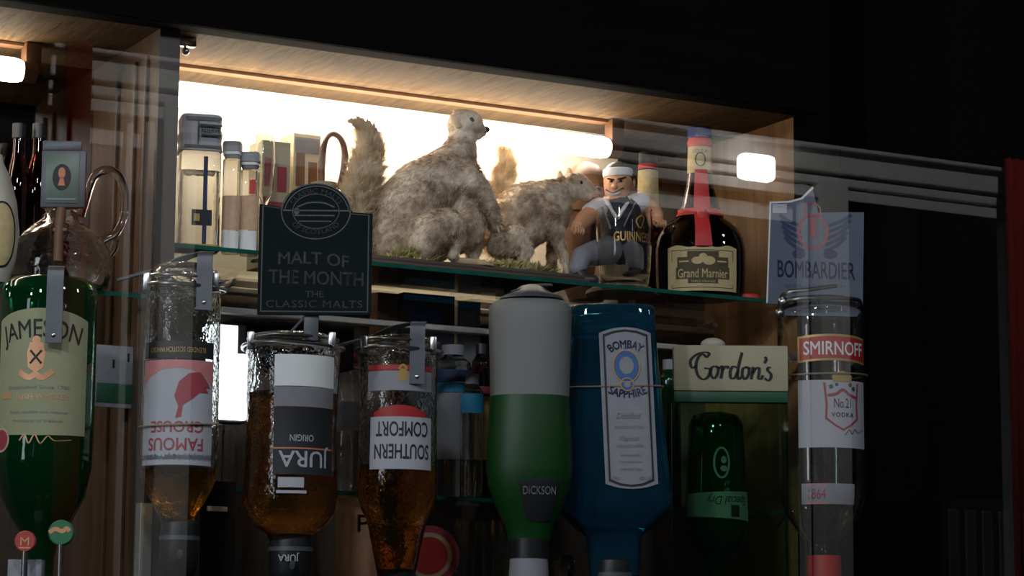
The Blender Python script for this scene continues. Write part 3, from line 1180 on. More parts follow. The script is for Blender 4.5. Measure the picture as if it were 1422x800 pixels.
# --- liqueur with inverted white label
bs = Bottle('liqueur_bottle', 'upturned clear liqueur bottle with red-topped inverted white label', 'bottle', 552, YF,
            [(467, 28), (470, 44), (476, 51), (490, 54), (600, 54), (660, 56), (690, 55), (708, 50), (722, 42), (760, 34), (800, 26), (830, 20)], 'gham')
bs.fill('ambdark', 648, 822)
bs.patch('band', 'red', -46, 56, 513, 520, 22, 2, label='thin red band')
bs.patch('upper_label', 'lgrey', -46, 56, 521, 548, 22, 3, label='greyish upper label')
bs.ink('crest', 'gold', [(ellipse(0, 0, 7, 9), 0, 0), (stroke([(-6, 8), (0, 14), (6, 8)], 3, closed=True), 0, 0)], 8, 527)
bs.patch('label_cap', 'red', -34, 44, lambda q: 568 + 10 * q * q, 584, 22, 3, label='red arched top of the label')
bs.patch('label', 'paper', -40, 56, 584, 656, 24, 5, label='inverted white label')
bs.ink('lettering', 'ink', [(fit_text('COMFORT', 78, 20, bold=0.02), 0, 0)], 9, 601, rot=True)
bs.ink('lettering', 'ink', [(fit_text('SOUTHERN', 82, 20, bold=0.02), 0, 0)], 9, 632, rot=True)
strap(579, 446, 533, 21, YF - 0.06, 'shiny steel strap over the foot of the liqueur bottle', 0.05, -55)
optic(bs, 790, 'dark measure at the bottom edge below the liqueur bottle', 26)

foot_ring(bs, 485, 'steel clamp ring round the foot of the liqueur bottle')
# --- frosted bottle, green below
bf = Bottle('frosted_bottle', 'tall upturned frosted bottle, grey above and vivid green below', 'bottle', 736, YF - 0.01,
            [(416, 30), (420, 50), (427, 57), (440, 58), (500, 56), (548, 55), (553, 55)], 'frost', wall=0, n=2.3, asp=0.8, body='frosted_upper')
b2 = MB()
pf = [(552, 55), (600, 58), (650, 60), (676, 57), (705, 46), (730, 34), (748, 29), (752, 28)]
bf.prof2 = [(bf.zof(y) - bf.zb, h / bf.k) for y, h in pf]
b2.lathe([(r_, z_) for z_, r_ in bf.prof2], 48, n=2.3, asp=0.8)
b2.build('green_lower', 'frostgreen', bf.root)
bf.prof += bf.prof2
cap = MB().lathe([(27 / bf.k, bf.zof(749) - bf.zb), (27 / bf.k, bf.zof(776) - bf.zb)], 32).build('black_collar', 'blackp', bf.root)
MB().lathe([(26 / bf.k, bf.zof(776) - bf.zb), (29 / bf.k, bf.zof(830) - bf.zb)], 32).build('grey_neck', 'lgrey', bf.root)
bf.patch('label', 'ink', lambda t: -15 + 11 * t, lambda t: 43 - 11 * t, lambda q: 668 + 5 * q * q, lambda q: 724 + 3 * (1 - q * q), 14, 8, off=0.0012, label='black kite-shaped label')
pl = Print2D(lambda a_, b__, o_: bf.map(a_ + 14, 684 - b__, o_), bf.root)
lo = pl.put('lettering', 'lgrey', [(fit_text('DICKSON', 46, 11, bold=0.01), 0, 0)], 0.002)
P = at(738, 410, YF - 0.01)
r = empty('bottle_clamp', P, 'dark domed clamp on top of the frosted bottle', 'clamp', rz=RZ0)
MB().lathe([(0.004, 0.016), (0.016, 0.013), (0.028, 0.004), (0.046, -0.004), (0.048, -0.008)], 28).build('dome', 'strap', r)
MB().tube([(-0.03, -0.02, 0.0), (0, -0.01, 0.012), (0.03, 0.0, 0.014)], 0.003).build('arm', 'blackp', r)

# --- blue gin
bb = Bottle('gin_bottle', 'tall upturned square blue glass gin bottle with long silver label', 'bottle', 853, YF,
            [(426, 50), (428, 57), (434, 60), (470, 61), (560, 68), (640, 76), (692, 80), (708, 78), (722, 66), (737, 48), (746, 38), (800, 34)], 'gblue', wall=0.005, n=5.0, asp=0.62, seg=64, lean=-0.01)
bb.fill('water', 440, 790, grow=-0.0006)
def lab_u(sgn):
    return lambda t: 16 + 7 * t + sgn * 36
bb.patch('label', 'lgrey', lab_u(-1), lab_u(1), lambda q: 460 + 8 * q * q, lambda q: 683 - 7 * q * q, 16, 10, off=0.001, label='long silver front label')
def bmap(u, v, o_):
    t = (v - 460) / 223
    return bb.map(16 + 7 * t + u, v, o_)


pb = Print2D(lambda a_, b_y, o_: bmap(a_, 570 - b_y, o_), bb.root)
pts = [(-31, 100), (-16, 105), (0, 107), (16, 105), (31, 100), (31, 0), (31, -102), (16, -108), (0, -110), (-16, -108), (-31, -102), (-31, 0), (-31, 100)]
V_ = []
for i in range(len(pts)):
    x, y = pts[i]
    V_ += [(x, y), (x * 0.92, y * 0.976)]
pb.put('label_border', 'ink', [((np.array(V_), [(2 * i, 2 * i + 1, 2 * i + 3, 2 * i + 2) for i in range(len(pts) - 1)]), 0, 0)], 0.0018)
v1, f1 = fit_text('BOMBAY', 50, 11, bold=0.02)
v2, f2 = fit_text('SAPPHIRE', 52, 11, bold=0.02)
pb.put('lettering', 'inkblue', [((arc(v1, 42), f1), 0, 87), ((arc(v2, 50, False), f2), 0, 18)], 0.0018)
pb.put('crest', 'crestblue', [(ellipse(0, 56, 17, 21), 0, 0), (ellipse(0, 31, 8, 8), 0, 0), (poly2([(-10, 76), (-6, 72), (6, 72), (10, 76), (4, 78), (0, 85), (-4, 78)]), 0, 0)], 0.0018)
pb.put('crest_detail', 'lgrey', [(ellipse(0, 57, 10, 12), 0, 0), (ellipse(0, 31, 4.5, 4.5), 0, 0)], 0.0022)
pb.put('crest_ring', 'gold', [(ellipse_ring(0, 56, 19, 23, 1.6), 0, 0), (ellipse_ring(0, 31, 9.5, 9.5, 1.4), 0, 0)], 0.0021)
pb.put('fine_lettering', 'grey', [(fit_text('Distilled', 34, 8, shear=0.3), 0, -12), (fit_text('LONDON DRY GIN', 40, 4), 0, -28), (fit_text('Vapour', 28, 7, shear=0.3), 0, -43),
                                  (fit_text('INFUSED WITH', 36, 4), 0, -54), (fit_text('ten botanicals', 26, 4, shear=0.3), 0, -66), (fit_text('from exotic places', 32, 3.4), 0, -75), (fit_text('IMPORTED', 30, 3.4), 0, -86),
                                  (fit_text('70cl', 11, 5), -21, -98), (fit_text('40% vol', 16, 5), 19, -98)], 0.0018)
ring_wire(bb, 540, 'thin wire loop round the blue gin bottle', dz=0.002)
optic(bb, 775, 'black measure below the blue gin bottle', 30)
P = at(783, 790, -0.02)
r = empty('glass_stopper', P, 'small chunky clear stopper at the bottom between frosted and blue bottles', 'stopper')
MB().lathe([(0.004, 0.022), (0.014, 0.02), (0.02, 0.008), (0.017, -0.006), (0.01, -0.02), (0.009, -0.05)], 8).build('knob', 'gclear', r, smooth=False)
MB().lathe([(0.011, -0.03), (0.011, -0.055)], 20).build('collar', 'strap', r)

# --- gin display box
a, b_ = at(935, 478, YF + 0.0), at(1094, 543, YF)
hc0 = at(1014.5, 510, YF)
pk = ppm(hc0)
W = 159 / pk
c0 = at(1014.5, 800, YF)
r = empty('display_box', (hc0.x, YF, c0.z - 0.06), 'cream-topped display box with black script and green tinted front', 'display', rz=RZ0)
H = at(1014.5, 480, YF).z - r.location.z
hz = 64 / pk
MB().box((-W / 2, -0.004, H - hz), (W / 2, 0.02, H), 0.002).build('header', 'cream', r)
MB().box((-W / 2 + 0.0005, -0.002, H - hz - 0.017), (W / 2 - 0.0005, 0.018, H - hz - 0.0003), 0.001).build('green_band', 'dgreen', r)
MB().box((-W / 2 + 0.002, 0.0, 0), (W / 2 - 0.002, 0.003, H - hz - 0.0173)).build('tinted_front', 'greenpane', r, smooth=False)
for sx in (-1, 1):
    MB().box((sx * (W / 2 - 0.001) - 0.003, 0.0035, 0), (sx * (W / 2 - 0.001) + 0.001, 0.02, H - hz - 0.0173)).build('side_panel', 'greenpane', r, smooth=False)
# script lettering drawn with a pen, unit = pixels of the header
G = [
    [(-44, 15), (-50, 19), (-56, 15), (-60, 4), (-58, -9), (-50, -16), (-42, -12), (-39, -2), (-48, 0)],
    [(-44, 15), (-40, 20), (-46, 22), (-58, 19), (-68, 10), (-66, 0), (-58, 3)],
    [(-32, 3), (-37, 0), (-38, -9), (-33, -14), (-28, -8), (-27, 0), (-31, 3), (-24, 0)],
    [(-24, 0), (-21, 3), (-21, -4), (-23, -14)], [(-22, -4), (-17, 2), (-13, 3), (-12, 0)],
    [(1, 2), (-5, 3), (-9, -4), (-8, -13), (-2, -12), (3, -2)], [(9, 23), (5, 10), (2, -6), (3, -14), (8, -11)],
    [(15, 3), (10, 0), (9, -9), (13, -14), (18, -8), (19, 0), (15, 3), (22, 1)],
    [(23, 2), (25, 2), (24, -5), (22, -14)], [(24, -6), (29, 1), (34, 2), (34, -5), (33, -12), (37, -13), (40, -8)],
    [(43, 18), (45, 14), (42, 9)],
    [(52, 3), (48, 3), (47, -1), (51, -5), (52, -10), (48, -15), (42, -12)],
]
psg = Print2D(lambda u, v_, o_: ((u + 8) / pk * 0.93, -0.0042 - o_, H - hz / 2 + (v_ - 1 - u * 0.02) / pk), r)
psg.put('lettering', 'ink', [(stroke(g, 4.6), 0, 0) for g in G], 0.0006, label='black script lettering')
P = at(990, 479, YF + 0.03)
tag(MB().ball(P, 0.018, (1.1, 1, 0.6), 3).build('knob', 'creamc'), 'pale rounded knob on top of the cream display box', 'knob')

bd = Bottle('gin_bottle', 'upturned dark green gin bottle behind the tinted front of the display box', 'bottle', 995, YF + 0.085,
            [(574, 20), (578, 32), (590, 38), (720, 44), (745, 42), (765, 30), (780, 17), (830, 14)], 'ggreen', wall=0.002)
bd.patch('label', 'lgrey', -56, 58, lambda q: 686 - 2 * q, lambda q: 722 + 3 * q, 24, 4, off=0.0006, label='pale wrap label')
bd.ink('lettering', 'ink', [(fit_text('Special Dry', 64, 12, shear=0.3), 0, 0)], 14, 698, rot=True, off=0.001)
bd.ink('stamp', 'ink', [(rect(-7, -8, 7, 8), 0, 0)], 24, 712, off=0.001)
bd.ink('boar_badge', 'lgrey', [(ellipse_ring(0, 0, 12, 22, 3), 0, 0), (ellipse(3, 4, 4, 5), 0, 0), (ellipse(3, -8, 5, 4), 0, 0)], 4, 646, off=0.001)

# --- vodka
bv = Bottle('vodka_bottle', 'upturned clear vodka bottle with red banner and white shield label', 'bottle', 1142, YF,
            [(414, 30), (417, 50), (424, 58), (436, 61), (660, 61), (690, 60), (715, 52), (738, 36), (752, 24), (800, 20), (820, 18)], 'gplain', face=0.0)
bv.patch('red_banner', 'red', -39, 66, lambda q: 478 - 3 * (1 - q * q), lambda q: 508 - 3 * (1 - q * q), 24, 4, off=0.0006, label='red banner')
bv.patch('banner_border', 'gold', -42, 68, lambda q: 475 - 3 * (1 - q * q), lambda q: 511 - 3 * (1 - q * q), 24, 4, off=0.0003)
v, f = fit_text('SMIRNOFF', 94, 18, bold=0.02)
bv.ink('lettering', 'paperb', [((v, f), 0, 0)], 14, 491)
bv.patch('label', 'paper', -42, 66, 535, 627, 24, 5, off=0.0004, label='white square label')
sh = [(-28, 30), (28, 30), (25, 0), (26, -20), (12, -30), (0, -36), (-12, -30), (-26, -20), (-25, 0)]
V_ = []
for x, y in sh + sh[:1]:
    V_ += [(x, y), (x * 0.88, y * 0.92)]
bv.ink('shield_outline', 'redink', [((np.array(V_), [(2 * i, 2 * i + 1, 2 * i + 3, 2 * i + 2) for i in range(len(sh))]), 0, 0),
                                    (stroke([(-22, 12), (-10, 14), (0, 20), (10, 14), (22, 10)], 4, closed=True), 0, 0)], 22, 568, off=0.001)
bv.ink('shield_lettering', 'ink', [(fit_text('No.21', 26, 13), 0, -2), (fit_text('VODKA', 34, 6, bold=0.02, spacing=1.2), 0, -18)], 22, 564, off=0.001)
bv.ink('signature', 'ink', [(stroke([(-16, -4), (-8, 4), (-4, -2), (2, 5), (8, 0), (20, 6)], 1.2), 0, 0)], 40, 606, off=0.001)
bv.ink('green_stars', 'dgreen', [(ellipse(-17, 24, 3, 3), 0, 0), (ellipse(-9, 27, 2.4, 2.4), 0, 0), (ellipse(12, 27, 3, 3), 0, 0), (ellipse(18, 22, 3, 3), 0, 0)], 22, 568, off=0.001)
bv.ink('crown', 'gold', [(poly2([(-14, -6), (14, -6), (16, 2), (9, 6), (0, 9), (-9, 6), (-16, 2)]), 0, 0)], 22, 531, off=0.0012)
bv.patch('lower_label', 'lgrey', -38, 40, 676, 704, 20, 2, off=0.0004, label='grey lower label')
bv.ink('year_patch', 'pink', [(rect(-16, -14, 16, 14), 0, 0)], -16, 690, off=0.0007)
bv.ink('year_lettering', 'redink', [(fit_text('1864', 24, 14), 0, 0)], -16, 690, off=0.0011)
bv.band('red_collar', 'red', 772, 815, hw=(24, 24))
ring_wire(bv, 524, 'thin brassy wire loop round the vodka bottle', dz=0.003)
P = at(1140, 414, YF - 0.03)
r = empty('bottle_clamp', P, 'bright wire clamp on the foot of the vodka bottle', 'clamp', rz=RZ0)
MB().tube(smooth_pts([(-0.064, 0.01, -0.014), (-0.058, -0.02, 0.004), (-0.02, -0.035, 0.008), (0.02, -0.035, 0.014)]), 0.0035, 8).build('upper_wire', 'metal', r)
MB().tube(smooth_pts([(-0.068, 0.01, -0.024), (-0.05, -0.03, -0.008), (0, -0.045, -0.006), (0.05, -0.03, -0.006), (0.064, 0.01, -0.01)]), 0.003, 8).build('lower_wire', 'metal', r)
MB().ball((-0.06, -0.01, -0.008), 0.009).ball((-0.064, 0, -0.024), 0.008).build('joint', 'metal', r)

# ================================================================== SIGNS
def flat_sign(name, label, cat, px0, py0, px1, py1, Y, poly_px, thick, material, rz=RZ0):
    """board with its face turned to the room; poly in pixels relative to the lower middle"""
    c = at((px0 + px1) / 2, py1, Y)
    k = ppm(c)
    r = empty(name, c, label, cat, rz=rz)
    fac = 1.0 / k
    MB().prism([(x * fac, z * fac) for x, z in poly_px], 0, thick).build('board', material, r, smooth=False)
    return r, k


# "Malt of the month" board
pl = [(-79, 0), (79, 0), (79, 143), (52, 145)]
for i in range(21):
    a_ = math.radians(8 + (172 - 8) * i / 20)
    pl.append((48 * math.cos(a_) + 1, 148 + 42 * math.sin(a_) - 4))
pl += [(-50, 152), (-79, 156)]
r, k = flat_sign('sign_board', 'black shouldered board reading malt of the month', 'sign', 357, 255, 515, 437, YF - 0.07, pl, 0.008, 'board')
sg = Print2D(lambda u, v_, o_: (u / k, -o_, v_ / k), r)
V_ = []
n = len(pl)
cxp, cyp = 0, 95
edge = [((x - cxp) * 0.95 + cxp, (y - cyp) * 0.965 + cyp) for x, y in pl]
edge2 = [((x - cxp) * 0.925 + cxp, (y - cyp) * 0.945 + cyp) for x, y in pl]
V_ = edge + edge2
sg.put('border', 'boardtxt', [((np.array(V_), [(i, (i + 1) % n, n + (i + 1) % n, n + i) for i in range(n)]), 0, 0)], 0.0005).data.materials[0] = mat('worn_border', (0.03, 0.04, 0.04), 0.5)
def arcell(s_, rx, ry, h, up, spread, bold=0.01):
    v_, f_ = fit_text(s_, 1.0, h, bold=bold)
    o_ = []
    for x, y in v_:
        th = x * spread
        if up:
            o_.append(((rx + y) * math.sin(th), (ry + y) * math.cos(th)))
        else:
            o_.append(((rx - y) * math.sin(th), -(ry - y) * math.cos(th)))
    return np.array(o_), f_


sg.put('emblem_ring', 'boardtxt', [(ellipse_ring(0, 146, 49, 40, 1.6), 0, 0), (ellipse_ring(0, 146, 33, 25, 1.0), 0, 0)], 0.0005)
sg.put('emblem_lettering', 'boardtxt', [(arcell('CLASSIC MALTS', 38, 29, 7, True, 2.3), 0, 146), (arcell('OF SCOTLAND', 38, 29, 7, False, 1.9), 0, 146)], 0.0006)
sg.put('emblem_ship', 'boardtxt', [(rect(-46, 146, 46, 148), 0, 0), (rect(-30, 139, 26, 141), 0, 0), (stroke([(-26, 152), (-10, 158), (10, 158), (26, 152)], 2, closed=True), 0, 0),
                                   (rect(-24, 131, 22, 132.5), 0, 0), (ellipse(-27, 146, 4, 5), 0, 0)], 0.0007)
v, f = fit_text('MALT OF', 98, 17, bold=0.012)
v[:, 1] += -v[:, 0] * 0.045 + 3 * np.cos(v[:, 0] / 30)
sg.put('lettering', 'boardtxt', [((v, f), -2, 77)], 0.0006)
v, f = fit_text('THE MONTH', 132, 19, bold=0.012)
v[:, 1] += -v[:, 0] * 0.03
sg.put('lettering', 'boardtxt', [((v, f), 2, 52)], 0.0006)
sg.put('lettering', 'boardtxt', [(fit_text('THE', 26, 9, bold=0.012), 0, 29), (fit_text('CLASSIC MALTS', 134, 10, bold=0.012, spacing=1.15), 0, 15)], 0.0006)
MB().box((-0.014, 0.006, -0.035), (0.006, 0.012, 0.02), 0.001).tube([(-0.012, 0.009, 0.0), (-0.032, 0.006, -0.024)], 0.002, 8).build('stand', 'strap', r)

# beer sign, slate blue with wings
pl = [(-68, 2), (66, -4), (70, 132), (44, 132), (6, 131), (-2, 168), (-18, 152), (-36, 147), (-62, 146)]
r, k = flat_sign('sign_board', 'slate blue beer sign with winged emblem, curved top', 'sign', 1064, 270, 1200, 424, -0.04, pl, 0.006, 'slate')
sg = Print2D(lambda u, v_, o_: (u / k, -o_, v_ / k), r)
eg = [pl[0], (pl[8][0], pl[8][1]), pl[7], pl[6], pl[5]]
ei = [(x + 2.2, y - (2.2 if i else -2)) for i, (x, y) in enumerate(eg)]
V_ = []
for p_, q_ in zip(eg, ei):
    V_ += [p_, q_]
sg.put('pale_border', 'paperb', [((np.array(V_), [(2 * i, 2 * i + 1, 2 * i + 3, 2 * i + 2) for i in range(len(eg) - 1)]), 0, 0)], 0.0005)
v, f = fit_text('BOMBARDIER', 108, 24, bold=0.02)
v[:, 1] += -v[:, 0] * 0.03
sg.put('lettering', 'inkblue', [((v, f), 2, 50)], 0.0006)
sg.put('fine_lettering', 'inkblue', [(fit_text('GLORIOUS ENGLISH', 84, 4), 0, 27)], 0.0006)
wing = []
for i in range(5):
    wing.append((stroke([(14 + i * 1.5, 76 + i * 9), (30 + i * 2.5, 84 + i * 9), (44 + i * 2.0, 96 + i * 8)], 5.0, closed=True), 0, 0))
wing.append((ellipse(22, 72, 10, 7), 0, 0))
lw = [((np.array([(-a_ * 0.9 - 2, b_y) for a_, b_y in g[0][0]]), g[0][1]), 0, 0) for g in wing]
sg.put('wing_emblem', 'inkblue', wing + lw, 0.0006)
sg.put('ring_emblem', 'redink', [(ellipse_ring(-2, 104, 22, 25, 3.5), 0, 0), (rect(-6, 96, 2, 122), 0, 0), (ellipse_ring(-2, 134, 12, 11, 2), 0, 0)], 0.0009)
sg.put('pale_patch', 'paper', [(rect(-58, 130, -38, 143), 0, 0)], 0.0006)

# ================================================================== SHELF OBJECTS
def zpx(px, Y, z):                                 # pixel row where height z shows
    lo, hi = -200, 1200
    for _ in range(40):
        mid = (lo + hi) / 2
        if at(px, mid, Y).z > z:
            lo = mid
        else:
            hi = mid
    return (lo + hi) / 2


# orange liqueur, cap to foot
YG = 0.06
zb_ = zpx(972, YG, ZS)
gm = Bottle('liqueur_bottle', 'dark round-shouldered liqueur bottle with red ribbon and parchment label', 'bottle', 972, YG,
            [(192, 14), (196, 15), (242, 17), (262, 20), (280, 25), (294, 29), (303, 31), (309, 42), (318, 52), (332, 60), (350, 63), (395, 62), (zb_ - 4, 60), (zb_, 52)], 'gdark', asp=0.8)
gm.fill('gdark', 262, zb_ - 5)
z0 = lambda y: gm.zof(y) - gm.zb
MB().lathe([(12 / gm.k, z0(177)), (16 / gm.k, z0(179)), (17 / gm.k, z0(182)), (17 / gm.k, z0(193))], 28, asp=0.9).build('cap', 'bluecap', gm.root)
MB().lathe([(15.5 / gm.k, z0(193.2)), (17.5 / gm.k, z0(199)), (16.5 / gm.k, z0(205))], 28, asp=0.9).build('cap_ring', 'ribbon', gm.root)
gm.patch('neck_label', 'gmlab', -26, 26, 205, 242, 16, 4, off=0.001, label='cream neck label')
gm.ink('neck_print', 'gmdark', [(ellipse_ring(0, 0, 8, 10, 2), 0, 0), (fit_text('LIQUEUR', 22, 5), 0, 12)], 0, 224, off=0.0014)
gm.patch('ribbon', 'ribbon', lambda t: -8 - 3 * t, lambda t: 10 + 4 * t, 238, 298, 10, 12, off=0.002, label='red ribbon down the neck')
gm.band('ribbon_knot', 'ribbon', 293, 302, off=0.003)
gm.patch('ribbon_tail', 'ribbon', lambda t: -10 - 1 * t, lambda t: 9 + 4 * t, 300, 350, 10, 12, off=0.003, label='red ribbon tail on the shoulder')
MB().ball((0.002, -gm.rad(z0(306)) * 0.8 - 0.002, z0(306)), 0.011, (1.0, 0.6, 1.2)).build('ribbon_fold', 'ribbon', gm.root)
gm.ink('embossed_seal', 'gdark', [(ellipse_ring(0, 0, 32, 22, 4), 0, 0), (ellipse_ring(0, 0, 24, 15, 2.5), 0, 0)], 0, 330, off=0.002)
gm.patch('label', 'gmlab', -53, 53, lambda q: 350 - 1.5 * math.cos(q * 9), 411, 26, 6, off=0.001, label='parchment front label')
gm.ink('label_border', 'gmdark', [(rect(-46, 25, 46, 26), 0, 0), (rect(-46, -26, 46, -25), 0, 0), (rect(-46, -26, -45, 26, 1), 0, 0), (rect(45, -26, 46, 26, 1), 0, 0)], 0, 381, off=0.0014)
gm.ink('label_panel', 'gmdark', [(rect(-39, -14, 39, 2), 0, 0), (rect(-37, 2, -17, 16), 0, 0), (rect(17, 2, 37, 16), 0, 0), (rect(-22, 2, 22, 24), 0, 0), (rect(-21, -20, 21, -14), 0, 0)], 0, 381, off=0.0014)
gm.ink('lettering', 'gmlab', [(fit_text('Grand Marnier', 72, 12, bold=0.02), 0, -6), (fit_text('TRIPLE ORANGE', 34, 3), 0, -17.4)], 0, 381, off=0.0018)
gm.ink('label_scene', 'gmlab', [(ellipse(-8, 11, 8, 5), 0, 0), (ellipse(8, 11, 9, 6), 0, 0), (ellipse(0, 15, 6, 6), 0, 0), (rect(-34, 9, -20, 11), 0, 0), (rect(20, 9, 34, 11), 0, 0)], 0, 381, off=0.0018)

# red lid
P = at(1040, 418, 0.02)
P.z = ZS
tag(MB().lathe([(0.015, 0.008), (0.018, 0.006), (0.018, 0.0005)], 28).build('red_disc', 'ribbon', loc=(P.x, P.y, ZS)),
    'flat red disc on the shelf right of the ribboned bottle', 'disc')

# slim bottle added in place of the ribboned bottle's mirror image, mostly hidden
YH = 0.17
zb_ = zpx(897, YH, ZS)
sl = Bottle('liqueur_bottle', 'slim dark-capped bottle behind the figurine, standing in for a mirrored bottle', 'bottle', 900, YH,
            [(225, 11), (232, 13), (290, 15), (310, 22), (330, 27), (zb_, 27)], 'gdark')
z1 = lambda y: sl.zof(y) - sl.zb
MB().lathe([(10 / sl.k, z1(211)), (13 / sl.k, z1(213)), (13 / sl.k, z1(229))], 24).build('cap', 'blackp', sl.root)
MB().lathe([(14 / sl.k, z1(229.2)), (14 / sl.k, z1(236))], 24).build('cap_ring', 'ribbon', sl.root)
sl.patch('neck_label', 'gmlab', -22, 22, 238, 300, 14, 4, off=0.001, label='cream neck label')

# tumbler
YT = 0.035
P = at(867, 402, YT)
kk = ppm(P)
r = empty('pint_glass', (P.x, YT, ZS + 0.0002), 'clear stout glass with gold lettering in front of the figurine', 'glass', rz=RZ0)
hT = at(867, 292, YT).z - ZS
pro = [(39 / kk, hT), (40 / kk, hT * 0.7), (37 / kk, hT * 0.25), (33 / kk, 0.002), (31 / kk, 0.0)]
inn = [(31 / kk, 0.010), (35 / kk, hT * 0.25), (38 / kk, hT * 0.7), (37.2 / kk, hT)]
MB().lathe(pro[::-1] + inn[::-1], 48, cap=False).add([], []).build('glass_body', 'gplain', r)
mb = r.children[0]
bmx = bmesh.new()
bmx.from_mesh(mb.data)
bmesh.ops.holes_fill(bmx, edges=[e for e in bmx.edges if e.is_boundary], sides=0)
bmesh.ops.recalc_face_normals(bmx, faces=bmx.faces)
bmx.to_mesh(mb.data)
bmx.free()
tp = Print2D(lambda u, v_, o_: ((0.0385 + o_) * math.sin((u / kk + 0.004) / 0.0385 + 0.25), -(40 / kk + 0.0012 + o_) * math.cos((u / kk + 0.004) / 0.0385 + 0.25), hT * 0.61 + v_ / kk), r)
tp.put('lettering', 'gold', [(fit_text('GUINNESS', 58, 13, bold=0.02), 0, 0)], 0.0006)
tp.put('harp_emblem', 'gold', [(stroke([(2, 12), (8, 26), (3, 30), (-5, 22), (0, 12)], 2, closed=True), 8, 0)], 0.0006)


# glass decanter, framed badge and others on the shelf at the left
def carton(name, label, px0, px1, py0, py1, Y, depth, mats, group=None, on=ZS):
    a_, b__ = at(px0, py0, Y), at(px1, py0, Y)
    wv = (b__.x - a_.x)
    r_ = empty(name, ((a_.x + b__.x) / 2, Y, on + 0.0003), label, 'box' if 'carton' in name else 'bottle', group)
    return r_, wv / 2, a_.z - on


# tall square decanter with silvery sleeve
zb_ = zpx(274, 0.05, ZS)
dq = Bottle('square_decanter', 'tall square glass decanter with crumpled silver sleeve at the shelf end', 'decanter', 275, 0.05,
            [(214, 27), (218, 29), (330, 29), (zb_ - 4, 29), (zb_, 28)], 'gclear', n=6, asp=0.9, face=0.25, wall=0.004)
q0 = lambda y: dq.zof(y) - dq.zb
MB().lathe([(27 / dq.k, q0(163)), (29 / dq.k, q0(166)), (28 / dq.k, q0(182)), (30 / dq.k, q0(190)), (28.5 / dq.k, q0(200)), (30 / dq.k, q0(213))], 40, n=6, asp=0.9).build('silver_sleeve', 'lgrey', dq.root, smooth=False)
pq = Print2D(lambda u, v_, o_: (u / dq.k, -30 / dq.k * 0.9 - 0.002 - o_, q0(v_)), dq.root)
pq.put('sleeve_print', 'ink', [(rect(-24, 168, 26, 172), 0, 0), (rect(-4, 178, 27, 181), 0, 0), (rect(-2, 192, 26, 194.5), 0, 0), (rect(-25, 207, 27, 210), 0, 0), (rect(-7, 170, -5, 209), 0, 0)], 0.001)
v, f = fit_text('RESERVE', 26, 7, bold=0.02)
v[:, 1] *= -1
pq.put('lettering', 'ink', [((v, f), 11, 186)], 0.001)
dq.patch('dark_strip', 'inkblue', 3, 9, 222, 345, 4, 4, off=0.0005)
dq.patch('dark_label', 'ink', -12, 16, 296, 318, 8, 2, off=0.001, label='small dark label')
dq.ink('label_print', 'gold', [(rect(-5, -5, 3, 5), 0, 0)], -4, 307, off=0.0016)
MB().lathe([(30 / dq.k, 0.006), (30 / dq.k, 0.0)], 40, n=6, asp=0.9).build('gold_foot', 'gold', dq.root)

for i, (pc, hw, yt) in enumerate(((321, 12.5, 198), (346, 13, 213))):
    Yq = 0.045
    zb_ = zpx(pc, Yq, ZS)
    bt = Bottle('miniature_bottle', ('small bottle with beige and white labels nearer the decanter', 'small bottle with beige label and red mark, half behind the black board')[i], 'bottle', pc, Yq,
                [(yt + 22, hw - 3), (yt + 26, hw), (zb_ - 3, hw), (zb_, hw - 1)], 'gplain', n=3.5, group=None, face=0.0, wall=0.0015)
    qz = lambda y: bt.zof(y) - bt.zb
    MB().lathe([(hw / bt.k, qz(yt)), (hw * 1.08 / bt.k, qz(yt + 2)), (hw * 1.08 / bt.k, qz(yt + 14))], 32, n=3.5).build('cap', 'grey', bt.root)
    MB().lathe([(hw * 1.0 / bt.k, qz(yt + 14)), (hw * 1.0 / bt.k, qz(yt + 18))], 32, n=3.5).build('cap_band', 'paperb', bt.root)
    MB().lathe([(hw * 0.9 / bt.k, qz(yt + 18)), (hw * 0.8 / bt.k, qz(yt + 24))], 32, n=3.5).build('neck', 'grey', bt.root)
    bt.patch('label', 'beige', -hw + 1, hw - 1, 274, 322, 10, 4, off=0.0008, label='beige label')
    bt.patch('lower_label', 'paperb', -hw + 1, hw - 1, 323, zb_ - 4, 10, 4, off=0.0008, label='white lower label')
    if i:
        bt.patch('red_mark', 'ribbon', 1, 9, 252, 272, 4, 2, off=0.0008)

# printed cartons
for i, (x0, x1, yt, Yq, lab) in enumerate(((364, 404, 186, 0.13, 'cream carton with dark red print behind the black board'),
                                           (408, 446, 184, 0.16, 'taller cream and brown carton left of the squirrel tail'))):
    r_, hw, hh = carton('small_carton', lab, x0, x1, yt + (8 if i == 0 else 0), 300, Yq, 0.05, None)
    MB().box((-hw, 0, 0), (hw, 0.05, hh), 0.001).build('box_body', 'cream', r_, smooth=False)
    mb = MB()
    mb.box((-hw * 0.8, -0.0006, hh * 0.62), (-hw * 0.15, 0, hh * 0.86))
    mb.box((hw * 0.1, -0.0006, hh * 0.6), (hw * 0.75, 0, hh * 0.8))
    mb.build('printed_panel', 'redink' if i == 0 else 'brown', r_, smooth=False)
    MB().box((-hw * 0.9, -0.0006, hh * 0.3), (hw * 0.9, 0, hh * 0.52)).build('dark_panel', 'redink', r_, smooth=False)
    if i:
        MB().box((-hw * 0.9, -0.0006, hh * 0.86), (hw * 0.9, 0, hh * 0.97)).build('grey_top_print', 'grey', r_, smooth=False)
